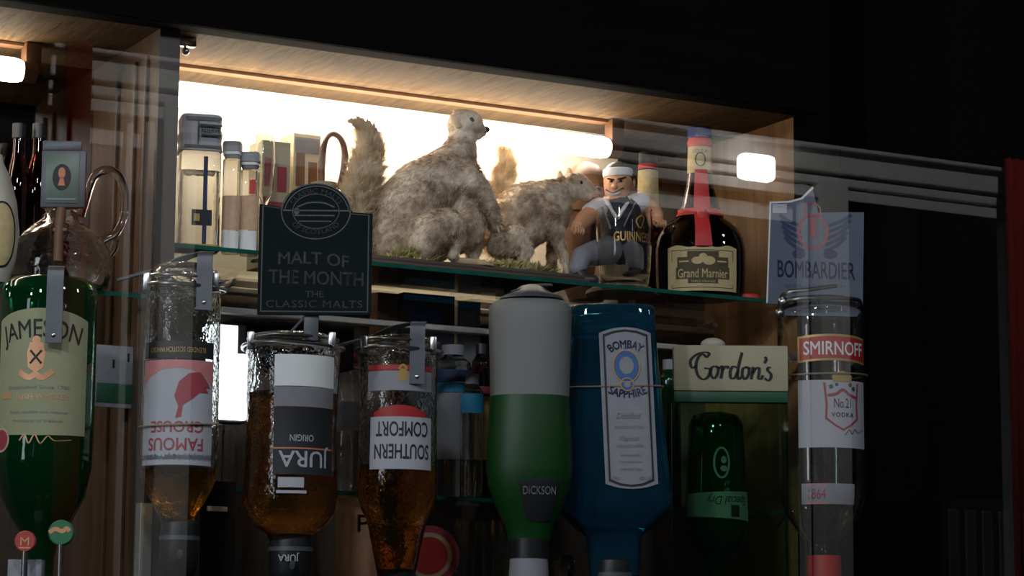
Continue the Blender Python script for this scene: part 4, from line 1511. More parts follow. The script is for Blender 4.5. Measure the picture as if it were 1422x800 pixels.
# tall flute by the cartons
P = at(366, 300, 0.09)
k = ppm(P)
r = empty('flute_glass', (P.x, 0.09, ZS + 0.0003), 'slender clear flute glass rising behind the miniature bottles', 'glass')
hh = at(366, 188, 0.09).z - ZS
MB().lathe([(0.018, 0.0), (0.018, 0.002), (0.004, 0.005), (0.003, hh * 0.4), (0.012, hh * 0.55), (0.016, hh * 0.8), (0.014, hh), (0.0125, hh), (0.0145, hh * 0.8), (0.010, hh * 0.56), (0.0005, hh * 0.45)], 28, cap=False).build('glass_body', 'gplain', r)

# stoneware jug with loop handle behind the tail
P = at(452, 330, 0.12)
k = ppm(P)
r = empty('stoneware_jug', (P.x, 0.13, ZS + 0.0003), 'tan jug with tall looped handle beside the bushy tail', 'jug')
hh = at(452, 262, 0.12).z - ZS
MB().lathe([(0.022, 0), (0.03, 0.01), (0.034, hh * 0.45), (0.028, hh * 0.8), (0.018, hh), (0.02, hh + 0.01)], 32).build('body', 'stone', r)
hp = [at(a_, b_y, 0.13) - r.location for a_, b_y in ((446, 262), (447, 225), (452, 196), (462, 186), (474, 194), (479, 215), (476, 240), (470, 262))]
MB().tube(smooth_pts(hp), 0.0055, 10, flat=0.7).build('handle', 'brown', r)

# brown flat cap / dome behind the second squirrel
P = at(806, 268, 0.19)
r = empty('brown_dome', (P.x, 0.17, ZS), 'brown rounded pot lid behind the right squirrel head', 'pot')
hd = at(806, 224, 0.17).z - ZS
MB().lathe([(0.028, 0), (0.036, 0.02), (0.042, hd * 0.45), (0.044, hd * 0.62)], 32).build('pot', 'brown', r)
MB().lathe([(0.047, hd * 0.62), (0.046, hd * 0.72), (0.038, hd * 0.88), (0.02, hd * 0.97), (0.004, hd)], 32).build('lid', 'brown', r)

# ================================================================== SQUIRRELS
def blob(chains, voxel, smooth_it=6):
    """chains = list of joints [(point, radius), ...]; one closed skin around them"""
    mb = MB()
    for ch in chains:
        for (p, r1), (q, r2) in zip(ch[:-1], ch[1:]):
            p, q = Vector(p), Vector(q)
            d = (q - p).length
            n = max(2, int(d / (min(r1, r2) * 0.35)) + 1)
            n = min(n, 14)
            for i in range(n + 1):
                t = i / n
                mb.ball(p.lerp(q, t), r1 + (r2 - r1) * t, sub=2)
        if len(ch) == 1:
            mb.ball(ch[0][0], ch[0][1], ch[0][2] if len(ch[0]) > 2 else (1, 1, 1), 3)
    me = bpy.data.meshes.new('tmp')
    me.from_pydata(mb.v, [], mb.f)
    o = bpy.data.objects.new('tmp', me)
    COL.objects.link(o)
    mo = o.modifiers.new('r', 'REMESH')
    mo.mode = 'VOXEL'
    mo.voxel_size = voxel
    ms_ = o.modifiers.new('s', 'SMOOTH')
    ms_.factor = 0.6
    ms_.iterations = smooth_it
    bpy.context.view_layer.update()
    dg = bpy.context.evaluated_depsgraph_get()
    res = bpy.data.meshes.new_from_object(o.evaluated_get(dg))
    bpy.data.objects.remove(o)
    for p in res.polygons:
        p.use_smooth = True
    return res


def fur(name, me, count, length, width, comb, material, parent, skip=None, lift=0.35, jitter=0.35):
    """thousands of tapering hairs on a skin mesh"""
    me.calc_loop_triangles()
    nv = len(me.vertices)
    co = np.empty(nv * 3)
    me.vertices.foreach_get('co', co)
    co = co.reshape(-1, 3)
    no = np.empty(nv * 3)
    me.vertices.foreach_get('normal', no)
    no = no.reshape(-1, 3)
    tri = np.array([t.vertices[:] for t in me.loop_triangles])
    A, B_, C_ = co[tri[:, 0]], co[tri[:, 1]], co[tri[:, 2]]
    ar = np.linalg.norm(np.cross(B_ - A, C_ - A), axis=1)
    idx = rng.choice(len(tri), count, p=ar / ar.sum())
    r1 = np.sqrt(rng.random(count))[:, None]
    r2 = rng.random(count)[:, None]
    P = A[idx] * (1 - r1) + B_[idx] * (r1 * (1 - r2)) + C_[idx] * (r1 * r2)
    N = no[tri[idx]].mean(axis=1)
    N /= np.linalg.norm(N, axis=1)[:, None] + 1e-9
    L = length(P) if callable(length) else np.full(count, length)
    keep = L > 1e-5
    if skip is not None:
        keep &= ~skip(P)
    P, N, L = P[keep], N[keep], L[keep]
    D = comb(P)
    D = D - (D * N).sum(1)[:, None] * N
    D /= np.linalg.norm(D, axis=1)[:, None] + 1e-6
    # tufts: clumps share a direction
    cell = np.floor(P / 0.006).astype(int)
    h = (cell[:, 0] * 73856093 ^ cell[:, 1] * 19349663 ^ cell[:, 2] * 83492791) & 0xffff
    tb = rng.normal(size=(65536, 3))[h] * jitter
    D = D + N * lift + tb + rng.normal(size=P.shape) * jitter * 0.5
    D /= np.linalg.norm(D, axis=1)[:, None]
    L = L * (0.6 + 0.7 * rng.random(len(L)))
    view = np.array(CAM - parent.location)
    S = np.cross(D, view - P)
    S /= np.linalg.norm(S, axis=1)[:, None] + 1e-9
    S = S + rng.normal(size=S.shape) * 0.3
    W_ = width
    P = P - N * 0.001
    bend = D * L[:, None] * 0.55 + N * L[:, None] * 0.05
    V = np.stack([P - S * W_ / 2, P + S * W_ / 2, P + bend + S * W_ * 0.35, P + bend - S * W_ * 0.35, P + D * L[:, None] - np.array([0, 0, 0.12]) * L[:, None]], axis=1).reshape(-1, 3)
    n = len(P)
    b0 = np.arange(n) * 5
    quads = np.stack([b0, b0 + 1, b0 + 2, b0 + 3], axis=1)
    tris = np.stack([b0 + 3, b0 + 2, b0 + 4], axis=1)
    m2 = bpy.data.meshes.new(name)
    m2.vertices.add(len(V))
    m2.vertices.foreach_set('co', V.ravel())
    loops = np.concatenate([quads.ravel(), tris.ravel()])
    m2.loops.add(len(loops))
    m2.loops.foreach_set('vertex_index', loops)
    m2.polygons.add(2 * n)
    starts = np.concatenate([np.arange(n) * 4, 4 * n + np.arange(n) * 3])
    m2.polygons.foreach_set('loop_start', starts)
    m2.update(calc_edges=True)
    o = raw(name, m2, material, parent)
    o['kind'] = 'stuff'
    return o


def rel(root, pts):
    """[(px, py, Y, r_px)] -> [(local point, radius)]"""
    out = []
    for px, py, Y, rp in pts:
        p = at(px, py, Y)
        out.append((p - root.location, rp / ppm(p)))
    return out


def squirrel(label, base_px, Y0, body, tail, ears, eye, nose, whisk, paws, head_c):
    base = at(base_px[0], base_px[1], Y0)
    r_ = empty('stuffed_squirrel', base, label, 'squirrel', 'stuffed squirrels on the mossy plinth')
    del r_['group']
    me = blob([rel(r_, c) for c in body], 0.0028, 5)
    raw('body', me, 'fur', r_)
    hc = at(*head_c) - r_.location
    hcn = np.array(hc)
    bc = np.array(at(base_px[0], base_px[1] - 60, Y0) - r_.location)
    R1 = np.array(RCW @ Vector((1, 0, 0)))

    def comb(P):
        # hair runs from the nose to the tail and slightly down
        d = np.tile(-R1 * 0.8 + np.array([0, 0, -0.7]), (len(P), 1))
        return d

    def ln(P):
        dh = np.linalg.norm(P - hcn, axis=1)
        L_ = np.where(dh < 0.035, 0.0038, 0.0078)
        low = P[:, 2] < 0.03
        return np.where(low, 0.0035, L_)
    fur('fur', me, 52000, ln, 0.0006, comb, 'fur', r_, lift=0.3, jitter=0.22)
    if tail:
        tme = blob([rel(r_, tail)], 0.004, 4)
        tl = raw('tail', tme, 'furtail', r_)
        tp_ = [np.array(p) for p, _ in rel(r_, tail)]
        TP = np.array(tp_)
        TD = np.gradient(TP, axis=0)

        def tcomb(P):
            d2 = ((P[:, None, :] - TP[None]) ** 2).sum(2)
            return TD[d2.argmin(1)] / 0.02
        fur('fur', tme, 26000, 0.020, 0.0006, tcomb, 'furtail', tl, lift=0.55, jitter=0.3)
    for e in ears:
        pts = rel(r_, e)
        MB().tube([p for p, _ in pts], [q for _, q in pts], 12, flat=0.4).build('ear', 'furtail', r_)
    for e in eye:
        p, q = rel(r_, [e])[0]
        MB().ball(p, q, sub=3).build('eye', 'blackp', r_)
    p, q = rel(r_, [nose])[0]
    MB().ball(p, q, (1.1, 1, 0.8), 3).build('nose', 'ink', r_)
    wm = MB()
    for a_, b_ in whisk:
        (p1, q1), (p2, q2) = rel(r_, [a_, b_])
        wm.tube([p1, (p1 + p2) / 2 + Vector((0, 0, 0.001)), p2], [0.0004, 0.0003, 0.0002], 5)
    wm.build('whiskers', 'ink', r_)
    for pw in paws:
        mbp = MB()
        for ch in pw:
            pts = rel(r_, ch)
            P_ = smooth_pts([p for p, _ in pts], 4)
            rr = np.interp(np.linspace(0, 1, len(P_)), np.linspace(0, 1, len(pts)), [q for _, q in pts])
            mbp.tube(P_, list(rr), 10, flat=0.75)
            mbp.ball(P_[-1], rr[-1] * 1.02, sub=1)
        mbp.build('paw', 'paw', r_)
    return r_


# plinth under both
pa, pb_ = at(508, 372, 0.005), at(822, 392, 0.005)
plx0, plx1 = pa.x, pb_.x
PT = ZS + 0.014
r = empty('display_plinth', ((plx0 + plx1) / 2, 0.11, ZS + 0.0003), 'long dark wooden plinth carrying both squirrels', 'plinth')
h = (plx1 - plx0) / 2
MB().box((-h, -0.10, 0), (h, 0.095, 0.006), 0.002).box((-h + 0.006, -0.094, 0.006), (h - 0.006, 0.09, 0.0135), 0.002).build('board', 'basew', r)


def moss(px0, px1, Y0, Y1, n, hgt, label_=None):
    V = []
    F = []
    x0, x1 = at(px0, 375, Y0).x - r.location.x, at(px1, 375, Y0).x - r.location.x
    for i in range(n):
        t = random.random()
        x = x0 + (x1 - x0) * t + random.gauss(0, 0.002)
        y = random.uniform(Y0, Y1) - 0.11
        hh_ = hgt * (0.4 + 0.9 * math.sin(PI * min(max(t, 0.05), 0.95))) * random.uniform(0.3, 1.1)
        a_ = random.uniform(0, 2 * PI)
        z = 0.0135
        dx, dy = math.cos(a_) * 0.0012, math.sin(a_) * 0.0012
        lx_, ly_ = random.gauss(0, 0.004), random.gauss(0, 0.004)
        k_ = len(V)
        V += [(x - dx, y - dy, z), (x + dx, y + dy, z), (x + lx_ + dx, y + ly_ + dy, z + hh_ * 0.6), (x + lx_ - dx, y + ly_ - dy, z + hh_ * 0.6), (x + lx_ * 2, y + ly_ * 2, z + hh_)]
        F += [(k_, k_ + 1, k_ + 2, k_ + 3), (k_ + 3, k_ + 2, k_ + 4)]
    o = MB().add(V, F).build('moss', 'moss', r, smooth=False)
    o['kind'] = 'stuff'


moss(545, 610, 0.02, 0.06, 1600, 0.016)
moss(672, 775, 0.02, 0.075, 2600, 0.014)

Y1 = 0.075
base1 = (600, zpx(600, Y1, PT))
fz = lambda px, Y: zpx(px, Y, PT + 0.004)
squirrel('large pale squirrel sitting upright with raised head, bushy tail at left', base1, Y1,
         body=[
             # spine: rump - back - shoulders - neck - head
             [(556, 322, Y1 + .01, 44), (562, 292, Y1 + .01, 46), (585, 264, Y1 + .005, 43), (614, 244, Y1, 36), (634, 224, Y1, 28), (640, 204, Y1, 22), (643, 186, Y1, 20)],
             [(643, 174, Y1, 23.5), (652, 172, Y1 - .002, 20), (661, 178, Y1 - .004, 13), (669, 183, Y1 - .006, 8)],
             [(654, 183, Y1 - .004, 12), (664, 188, Y1 - .005, 7)],
             # belly
             [(640, 246, Y1, 30), (652, 280, Y1, 30), (645, 318, Y1, 30), (590, 330, Y1 + .01, 42), (556, 330, Y1 + .01, 42)],
             # near thigh and shank
             [(592, 338, Y1 - .045, 26), (602, 320, Y1 - .052, 29), (624, 310, Y1 - .056, 21), (636, 328, Y1 - .055, 12), (628, 354, Y1 - .05, 9), (632, fz(632, Y1 - .04) - 5, Y1 - .042, 7)],
             # far shank
             [(640, 320, Y1 + .02, 24), (660, 336, Y1 + .015, 14), (655, 358, Y1 + .01, 9), (664, fz(664, Y1 + .01) - 4, Y1 + .005, 6)],
             # near arm
             [(650, 246, Y1 - .03, 20), (668, 264, Y1 - .042, 15), (683, 288, Y1 - .046, 10), (691, 306, Y1 - .042, 6.5)],
             # far arm
             [(652, 256, Y1 + .02, 18), (668, 286, Y1 + .015, 12), (688, 318, Y1 - .01, 6)],
         ],
         tail=[(536, 345, Y1 + .03, 12), (512, 334, Y1 + .03, 18), (499, 306, Y1 + .03, 22), (500, 270, Y1 + .03, 22), (508, 238, Y1 + .03, 19), (514, 208, Y1 + .03, 15), (510, 186, Y1 + .03, 9), (500, 172, Y1 + .03, 5), (488, 168, Y1 + .03, 2.5)],
         ears=[[(637, 176, Y1 - .018, 5), (632, 168, Y1 - .022, 7), (628, 159, Y1 - .022, 4)], [(638, 164, Y1 + .012, 4), (633, 158, Y1 + .014, 5), (630, 153, Y1 + .014, 2)]],
         eye=[(654, 167, Y1 - .021, 4.6), (656, 166, Y1 + .015, 4.0)],
         nose=(674, 180, Y1 - .006, 6),
         whisk=[((668, 186, Y1 - .01, 1), (690, 178, Y1 - .03, 1)), ((668, 188, Y1 - .01, 1), (688, 192, Y1 - .03, 1))],
         paws=[
             [[(628, fz(628, Y1 - .045) - 1, Y1 - .042, 6), (650, fz(650, Y1 - .05), Y1 - .045, 7), (672, fz(672, Y1 - .05), Y1 - .048, 6)],
              [(668, fz(668, .03), Y1 - .046, 4), (684, fz(684, .02), Y1 - .042, 3), (696, fz(696, .02) + 1, Y1 - .04, 2)],
              [(668, fz(668, .03), Y1 - .05, 4), (682, fz(682, .02), Y1 - .052, 3), (694, fz(694, .02) + 1, Y1 - .053, 2)],
              [(664, fz(664, .03), Y1 - .052, 4), (674, fz(674, .02) + 1, Y1 - .06, 3), (684, fz(684, .02) + 2, Y1 - .062, 2)]],
             [[(688, 302, Y1 - .037, 6), (692, 312, Y1 - .038, 5)], [(691, 309, Y1 - .038, 2.4), (698, 318, Y1 - .042, 1.8)], [(690, 311, Y1 - .038, 2.4), (693, 322, Y1 - .042, 1.8)], [(693, 308, Y1 - .036, 2.4), (701, 314, Y1 - .036, 1.8)]],
             [[(686, 316, Y1 - .01, 5), (692, 324, Y1 - .012, 4)], [(690, 322, Y1 - .012, 2), (694, 332, Y1 - .014, 1.6)], [(692, 322, Y1 - .01, 2), (699, 329, Y1 - .012, 1.6)]],
         ],
         head_c=(650, 174, Y1))

Y2 = 0.11
base2 = (745, zpx(745, Y2, PT))
squirrel('smaller squirrel crouching on all fours with its nose pointing right', base2, Y2,
         body=[
             [(706, 330, Y2 + .01, 34), (708, 304, Y2 + .01, 36), (726, 288, Y2 + .005, 34), (752, 280, Y2, 30), (774, 272, Y2, 24), (790, 264, Y2, 20)],
             [(794, 258, Y2, 19.5), (804, 258, Y2 - .002, 17), (815, 262, Y2 - .004, 11), (825, 266, Y2 - .005, 7)],
             [(802, 266, Y2 - .002, 13), (816, 270, Y2 - .004, 8)],
             [(770, 284, Y2, 26), (760, 304, Y2, 26), (730, 318, Y2, 28), (706, 332, Y2 + .01, 32)],
             [(698, 338, Y2 - .04, 22), (716, 332, Y2 - .048, 21), (730, 348, Y2 - .05, 11), (722, fz(722, Y2 - .045) - 5, Y2 - .045, 7)],
             [(764, 298, Y2 - .03, 17), (774, 326, Y2 - .03, 10), (782, 350, Y2 - .034, 6), (788, fz(788, Y2 - .035) - 4, Y2 - .035, 4.5)],
             [(776, 300, Y2 + .018, 16), (768, 330, Y2 + .02, 9), (766, fz(766, Y2 + .02) - 4, Y2 + .02, 5)],
         ],
         tail=[(690, 340, Y2 + .04, 10), (680, 318, Y2 + .05, 12), (686, 285, Y2 + .055, 12), (696, 255, Y2 + .055, 9), (703, 232, Y2 + .055, 7), (702, 214, Y2 + .055, 4), (697, 207, Y2 + .055, 2.5)],
         ears=[[(782, 254, Y2 - .012, 4.5), (778, 246, Y2 - .012, 6.5), (777, 238, Y2 - .01, 3)], [(792, 244, Y2 + .012, 4), (790, 238, Y2 + .013, 5), (790, 233, Y2 + .013, 2)]],
         eye=[(806, 254, Y2 - .018, 3.6), (808, 253, Y2 + .013, 3.6)],
         nose=(830, 263, Y2 - .005, 5),
         whisk=[((822, 268, Y2 - .01, 1), (838, 252, Y2 - .03, 1)), ((822, 270, Y2 - .01, 1), (842, 272, Y2 - .03, 1))],
         paws=[
             [[(718, fz(718, Y2 - .04), Y2 - .04, 6), (736, fz(736, Y2 - .045), Y2 - .044, 5.5)], [(734, fz(734, .05), Y2 - .046, 3), (748, fz(748, .05) + 1, Y2 - .05, 2)], [(734, fz(734, .05), Y2 - .04, 3), (749, fz(749, .05), Y2 - .04, 2)]],
             [[(786, fz(786, Y2 - .035) - 3, Y2 - .035, 4.5), (796, fz(796, Y2 - .04), Y2 - .037, 4.5)], [(795, fz(795, .07), Y2 - .038, 2.4), (808, fz(808, .07) + 1, Y2 - .044, 1.7)], [(795, fz(795, .07), Y2 - .036, 2.4), (810, fz(810, .07), Y2 - .034, 1.7)]],
         ],
         head_c=(802, 260, Y2))

# ================================================================== RESIN SPORTSMAN FIGURINE
YQ = 0.10
P = at(856, 396, YQ)
r = empty('sportsman_figurine', (P.x, YQ, ZS + 0.0003), 'painted muscular man figurine with white headband and sleeveless dark vest', 'figurine')


def rr_(pts):
    return rel(r, pts)


# body: one skin
me = blob([rr_(c) for c in [
    [(856, 345, YQ, 26), (856, 320, YQ, 25), (855, 300, YQ, 28), (855, 290, YQ, 25), (857, 278, YQ, 14), (857, 268, YQ, 13)],
    [(858, 252, YQ, 21), (856, 263, YQ - .002, 18), (853, 272, YQ - .006, 12)],
    [(838, 290, YQ, 15), (824, 296, YQ - .01, 14), (812, 304, YQ - .02, 13), (803, 314, YQ - .03, 11)],
    [(876, 288, YQ, 15), (892, 284, YQ, 15), (904, 288, YQ - .005, 12), (912, 298, YQ - .01, 10), (914, 308, YQ - .015, 8)],
]], 0.0022, 3)
raw('body', me, 'skin', r)
# face
fm = MB()
for c in ((849, 252, YQ - .0245, 2.2), (862, 251, YQ - .0245, 2.2)):
    p, q = rr_([c])[0]
    fm.ball(p, q, (1.3, 0.7, 0.8), 2)
fm.build('eyes', 'hair', r)
p, q = rr_([(853, 259, YQ - .0265, 4.6)])[0]
MB().ball(p, q, (0.9, 1.3, 1.1), 3).build('nose', 'skin', r)
(p1, _), (p2, _), (p3, _) = rr_([(845, 268, YQ - .0235, 1), (852, 270.5, YQ - .0255, 1), (862, 266.5, YQ - .0245, 1)])
MB().tube(smooth_pts([p1, p2, p3]), [0.0004] + [0.0014] * 15 + [0.0004], 8).build('teeth', 'clothw', r)
(p1, _), (p2, _), (p3, _) = rr_([(841, 263.5, YQ - .022, 1), (852, 267.5, YQ - .0265, 1), (866, 260.5, YQ - .023, 1)])
MB().tube(smooth_pts([p1, p2, p3]), 0.0010, 8).build('lip', 'brown', r)
(p1, _), (p2, _) = rr_([(843, 248, YQ - .0245, 1), (853, 250, YQ - .0265, 1)])
(p3, _), (p4, _) = rr_([(858, 249, YQ - .0265, 1), (869, 246, YQ - .0235, 1)])
MB().tube([p1, p2], 0.0014, 6).tube([p3, p4], 0.0014, 6).build('eyebrows', 'hair', r)
p, q = rr_([(879, 254, YQ - .004, 5.5)])[0]
MB().ball(p, q, (0.6, 0.8, 1.3), 2).build('ear', 'skin', r)
p, q = rr_([(859, 244, YQ + .003, 21.5)])[0]
MB().ball(p, q, (1.0, 1.0, 0.92), 3).build('hair', 'hair', r)
p, q = rr_([(858, 241, YQ, 1)])[0]
hb = MB().lathe([(0.0225, 0.0068), (0.0245, 0.0055), (0.0250, 0.0), (0.0240, -0.0065)], 28, cx=p.x, cy=p.y)
hb.v = [(x, y, z + p.z + (x - p.x) * 0.04) for x, y, z in hb.v]
hb.build('headband', 'clothw', r)
# clothes
me = blob([rr_(c) for c in [
    [(856, 350, YQ, 28), (856, 322, YQ, 27.5), (855, 304, YQ, 31), (856, 293, YQ, 27)],
    [(838, 292, YQ, 17), (876, 290, YQ, 17)]]], 0.0024, 3)
raw('vest', me, 'cloth', r)
me = blob([rr_([(832, 290, YQ - .002, 16.5), (822, 296, YQ - .010, 16)]), ], 0.0024, 2)
raw('sleeve', me, 'clothw', r)
me = blob([rr_([(880, 285, YQ, 16.5), (890, 283, YQ, 16.5)]), ], 0.0024, 2)
raw('sleeve', me, 'clothw', r)
cl = MB()
for pts in (((842, 278, YQ - .014), (848, 290, YQ - .031), (856, 303, YQ - .038)), ((873, 274, YQ - .014), (867, 288, YQ - .031), (858, 303, YQ - .038))):
    P_ = [at(*q_) - r.location for q_ in pts]
    cl.tube(smooth_pts(P_), 0.0048, 8, flat=0.6)
cl.build('collar', 'clothw', r)
cl = MB()
for pts in (((833, 284, YQ - .018), (841, 300, YQ - .035), (848, 318, YQ - .037)), ((882, 281, YQ - .016), (874, 298, YQ - .034), (866, 316, YQ - .037))):
    P_ = [at(*q_) - r.location for q_ in pts]
    cl.tube(smooth_pts(P_), 0.0022, 8, flat=0.6)
cl.build('vest_piping', 'clothg', r)
for nm, ch in (('trouser_leg', [[(846, 348, YQ - .01, 22), (826, 352, YQ - .03, 19), (808, 356, YQ - .045, 15), (802, 372, YQ - .05, 13)]]),
               ('trouser_leg', [[(866, 348, YQ - .01, 22), (880, 354, YQ - .02, 18), (884, 372, YQ - .025, 14)]])):
    raw(nm, blob([rr_(c) for c in ch], 0.0024, 3), 'clothg', r)
raw('boot', blob([rr_([(803, 376, YQ - .05, 11), (812, 388, YQ - .06, 9), (824, 389, YQ - .07, 8)])], 0.0022, 2), 'hair', r)
raw('boot', blob([rr_([(884, 376, YQ - .025, 11), (880, 388, YQ - .035, 9), (872, 391, YQ - .045, 8)])], 0.0022, 2), 'hair', r)
# fists with fingers
for nm, c, dirx in (('hand', (800, 318, YQ - .036), -1), ('hand', (914, 308, YQ - .02), 1)):
    mbh = MB()
    c0_ = at(*c) - r.location
    mbh.ball(c0_, 0.0095, (1.0, 0.9, 0.9), 3)
    for i in range(4):
        o_ = Vector(((i - 1.5) * 0.0046, -0.006, 0.002 - abs(i - 1.2) * 0.0008))
        q0_ = c0_ + o_
        mbh.tube(smooth_pts([q0_, q0_ + Vector((0, -0.005, -0.002)), q0_ + Vector((0, -0.005, -0.009 + abs(i - 1.3) * 0.0012)), q0_ + Vector((0, -0.001, -0.0105))], 4), 0.0024, 8)
    mbh.tube(smooth_pts([c0_ + Vector((dirx * -0.008, -0.002, 0.002)), c0_ + Vector((dirx * -0.009, -0.008, -0.001)), c0_ + Vector((dirx * -0.004, -0.012, -0.002))], 4), 0.0027, 8)
    mbh.build(nm, 'skin', r)
pb0 = at(856, 380, YQ) - r.location
MB().lathe([(0.058, 0.0), (0.056, 0.006), (0.046, 0.011)], 14, cx=pb0.x, cy=-0.015).build('rock_base', 'stone', r, smooth=False)
hs = at(856, 346, YQ).z - ZS
MB().lathe([(0.034, 0.011), (0.03, hs * 0.5), (0.026, hs * 0.85)], 12, cx=pb0.x, cy=0.01).build('stump_seat', 'stone', r, smooth=False)

# ================================================================== LEFT BAY
# glass jug with loop handle
YJ = 0.03
zb_ = zpx(92, YJ, ZSL)
jg = Bottle('glass_jug', 'round clear glass jug with large loop handle in the left bay', 'jug', 82, YJ,
            [(288, 24), (294, 22), (306, 26), (318, 44), (332, 60), (350, 70), (375, 74), (zb_ - 6, 68), (zb_, 56)], 'gclear', wall=0.004)
hp = [(at(a_, b_y, YJ) - jg.root.location) for a_, b_y in ((112, 300), (124, 262), (132, 244), (148, 236), (164, 244), (173, 268), (172, 300), (162, 322), (150, 330), (140, 338), (150, 352), (158, 345), (160, 334))]
ho = MB().tube(smooth_pts(hp), 0.0062, 10).build('handle', 'gplain', jg.root)
ho.rotation_euler = (0, 0, -jg.rz)
# framed badge on a stem
YM = -0.06
P = at(84, 362, YM)
k = ppm(P)
r = empty('pump_badge', P, 'framed green badge on a brown stem in front of the glass jug', 'badge', rz=RZ0)
h0, h1 = (at(84, 288, YM).z - P.z), (at(84, 208, YM).z - P.z)
MB().box((-31 / k, 0.0, h0), (31 / k, 0.008, h1), 0.002).build('frame', 'strap', r)
MB().box((-25 / k, -0.0012, h0 + 0.006), (22 / k, 0, h1 - 0.004), 0.0005).build('badge_face', 'pclip', r)
pm = Print2D(lambda u, v_, o_: (u / k, -0.0012 - o_, (h0 + h1) / 2 + v_ / k), r)
pm.put('oval_emblem', 'ink', [(ellipse(-2, 2, 13, 19), 0, 0)], 0.0004)
pm.put('figure_emblem', 'orange', [(ellipse(-2, 8, 5, 8), 0, 0), (poly2([(-7, -10), (3, -10), (0, 2), (-4, 2)]), 0, 0)], 0.0008)
pm.put('lower_print', 'lgrey', [(rect(-22, -30, 18, -28), 0, 0)], 0.0005)
MB().tube([(-0.004, 0.004, 0.0), (-0.004, 0.004, h0 * 0.5), (-0.002, 0.004, h0)], 0.0065, 12).box((-0.012, 0.0, h0 * 0.55), (0.007, 0.009, h0 * 0.62), 0.001).build('stem', 'brown', r)
MB().box((-31 / k, 0.002, h1), (24 / k, 0.006, h1 + 0.014), 0.002).build('top_rail', 'strap', r)
# cream jug cut by the frame
YC = 0.02
zb_ = zpx(-8, YC, ZSL)
cj = Bottle('ceramic_jug', 'cream ceramic jug with dark oval label cut off by the left edge', 'jug', -12, YC,
            [(215, 12), (226, 14), (246, 24), (280, 34), (320, 39), (360, 36), (zb_, 26)], 'creamc', wall=0, body='body')
cj.ink('oval_outline', 'ink', [(ellipse_ring(0, 0, 26, 46, 3), 0, 0)], 22, 330, off=0.0008)
cj.ink('oval_fill', 'gmlab', [(ellipse(0, 0, 23, 43), 0, 0)], 22, 330, off=0.0005)
# two dark bottles at the back of the left bay
for i, pc in enumerate((22, 50)):
    zb_ = zpx(pc, 0.19, ZSL)
    db = Bottle('dark_bottle', ('dark bottle at the back of the left bay, beside the cream jug', 'dark bottle at the back of the left bay, nearer the badge')[i], 'bottle', pc, 0.19,
                [(178, 8), (215, 9), (235, 13), (252, 17), (zb_, 17)], 'gdark', wall=0.002)
    MB().lathe([(9.5 / db.k, db.zof(172) - db.zb), (9.5 / db.k, db.zof(192) - db.zb)], 20).build('cap', 'blackp', db.root)
# small bits between the green bottle and the divider
a, b_ = at(134, 480, 0.05), at(186, 520, 0.05)
r = empty('tag_card', ((a.x + b_.x) / 2, 0.05, at(160, 566, 0.05).z), 'white card with green lower half between green bottle and upright', 'card')
MB().box((-(b_.x - a.x) / 2, 0, 0.0), ((b_.x - a.x) / 2, 0.002, at(160, 480, 0.05).z - r.location.z), 0.0005).build('card', 'lgrey', r)
MB().box((-(b_.x - a.x) / 2 + 0.002, -0.0008, 0.006), ((b_.x - a.x) / 2 - 0.002, 0, 0.034), 0.0003).build('green_print', 'dgreen', r)
MB().box((-0.004, -0.0008, 0.056), (-0.001, 0, 0.068)).box((0.018, -0.0008, 0.066), (0.021, 0, 0.078)).build('marks', 'ink', r, smooth=False)
# round badges at the bottom left
for i, (pc, pr_, rad, mt, lab) in enumerate(((35, 752, 15, 'fg_red', 'small round red badge at the bottom left'), (85, 740, 18, 'fg_green', 'small round green badge at the bottom left'))):
    Yb = -0.24
    P = at(pc, pr_, Yb)
    k = ppm(P)
    r = empty('round_badge', P, lab, 'badge', rz=RZ0)
    mb = MB().lathe([(rad / k * 0.9, 0.003), (rad / k, 0.001), (rad / k, -0.004)], 32)
    mb.v = [(x, -z, y) for x, y, z in mb.v]
    mb.build('disc', mt, r)
    pm = Print2D(lambda u, v_, o_: (u / k, -0.003 - o_, v_ / k), r)
    if i == 0:
        pm.put('lettering', 'copper', [(fit_text('M', 12, 12), 0, 0), (rect(-8, -10, 8, -8), 0, 0)], 0.0006)
    else:
        pm.put('swoosh', 'copper', [(stroke([(-16, 0), (-8, 5), (2, 2), (8, 6), (12, 2)], 6, closed=True), 0, 0)], 0.0006)
    MB().tube([(0, 0.0, -rad / k * 0.9), (0, 0.002, -0.06)], 0.004, 10).build('stem', 'metal', r)
a, b_ = at(16, 776, -0.22), at(60, 830, -0.22)
r = empty('small_white_box', ((a.x + b_.x) / 2, -0.21, b_.z), 'small white box below the round red badge', 'box', rz=RZ0)
MB().box((-(b_.x - a.x) / 2, -0.005, 0), ((b_.x - a.x) / 2, 0.02, a.z - b_.z), 0.001).build('box_body', 'lgrey', r)

# ================================================================== LOWER SHELF
def low_bottle(pc, yt, hw, Y, g, label, capm=None, bands=(), foot=None, group=None):
    zb_ = zpx(pc, Y, ZS2)
    bt = Bottle('shelf_bottle', label, 'bottle', pc, Y,
                [(yt + 8, hw * 0.45), (yt + 14, hw * 0.5), (yt + 24, hw * 0.95), (yt + 30, hw), (zb_ - 3, hw), (zb_, hw * 0.9)], g, wall=0.002, group=group)
    if capm:
        MB().lathe([(hw * 0.6 / bt.k, bt.zof(yt) - bt.zb), (hw * 0.6 / bt.k, bt.zof(yt + 14) - bt.zb)], 24).build('cap', capm, bt.root)
    for nm, mt, ya, yb in bands:
        bt.patch(nm, mt, -hw * 1.3, hw * 1.3, ya, yb, 16, 3, off=0.0008)
    return bt


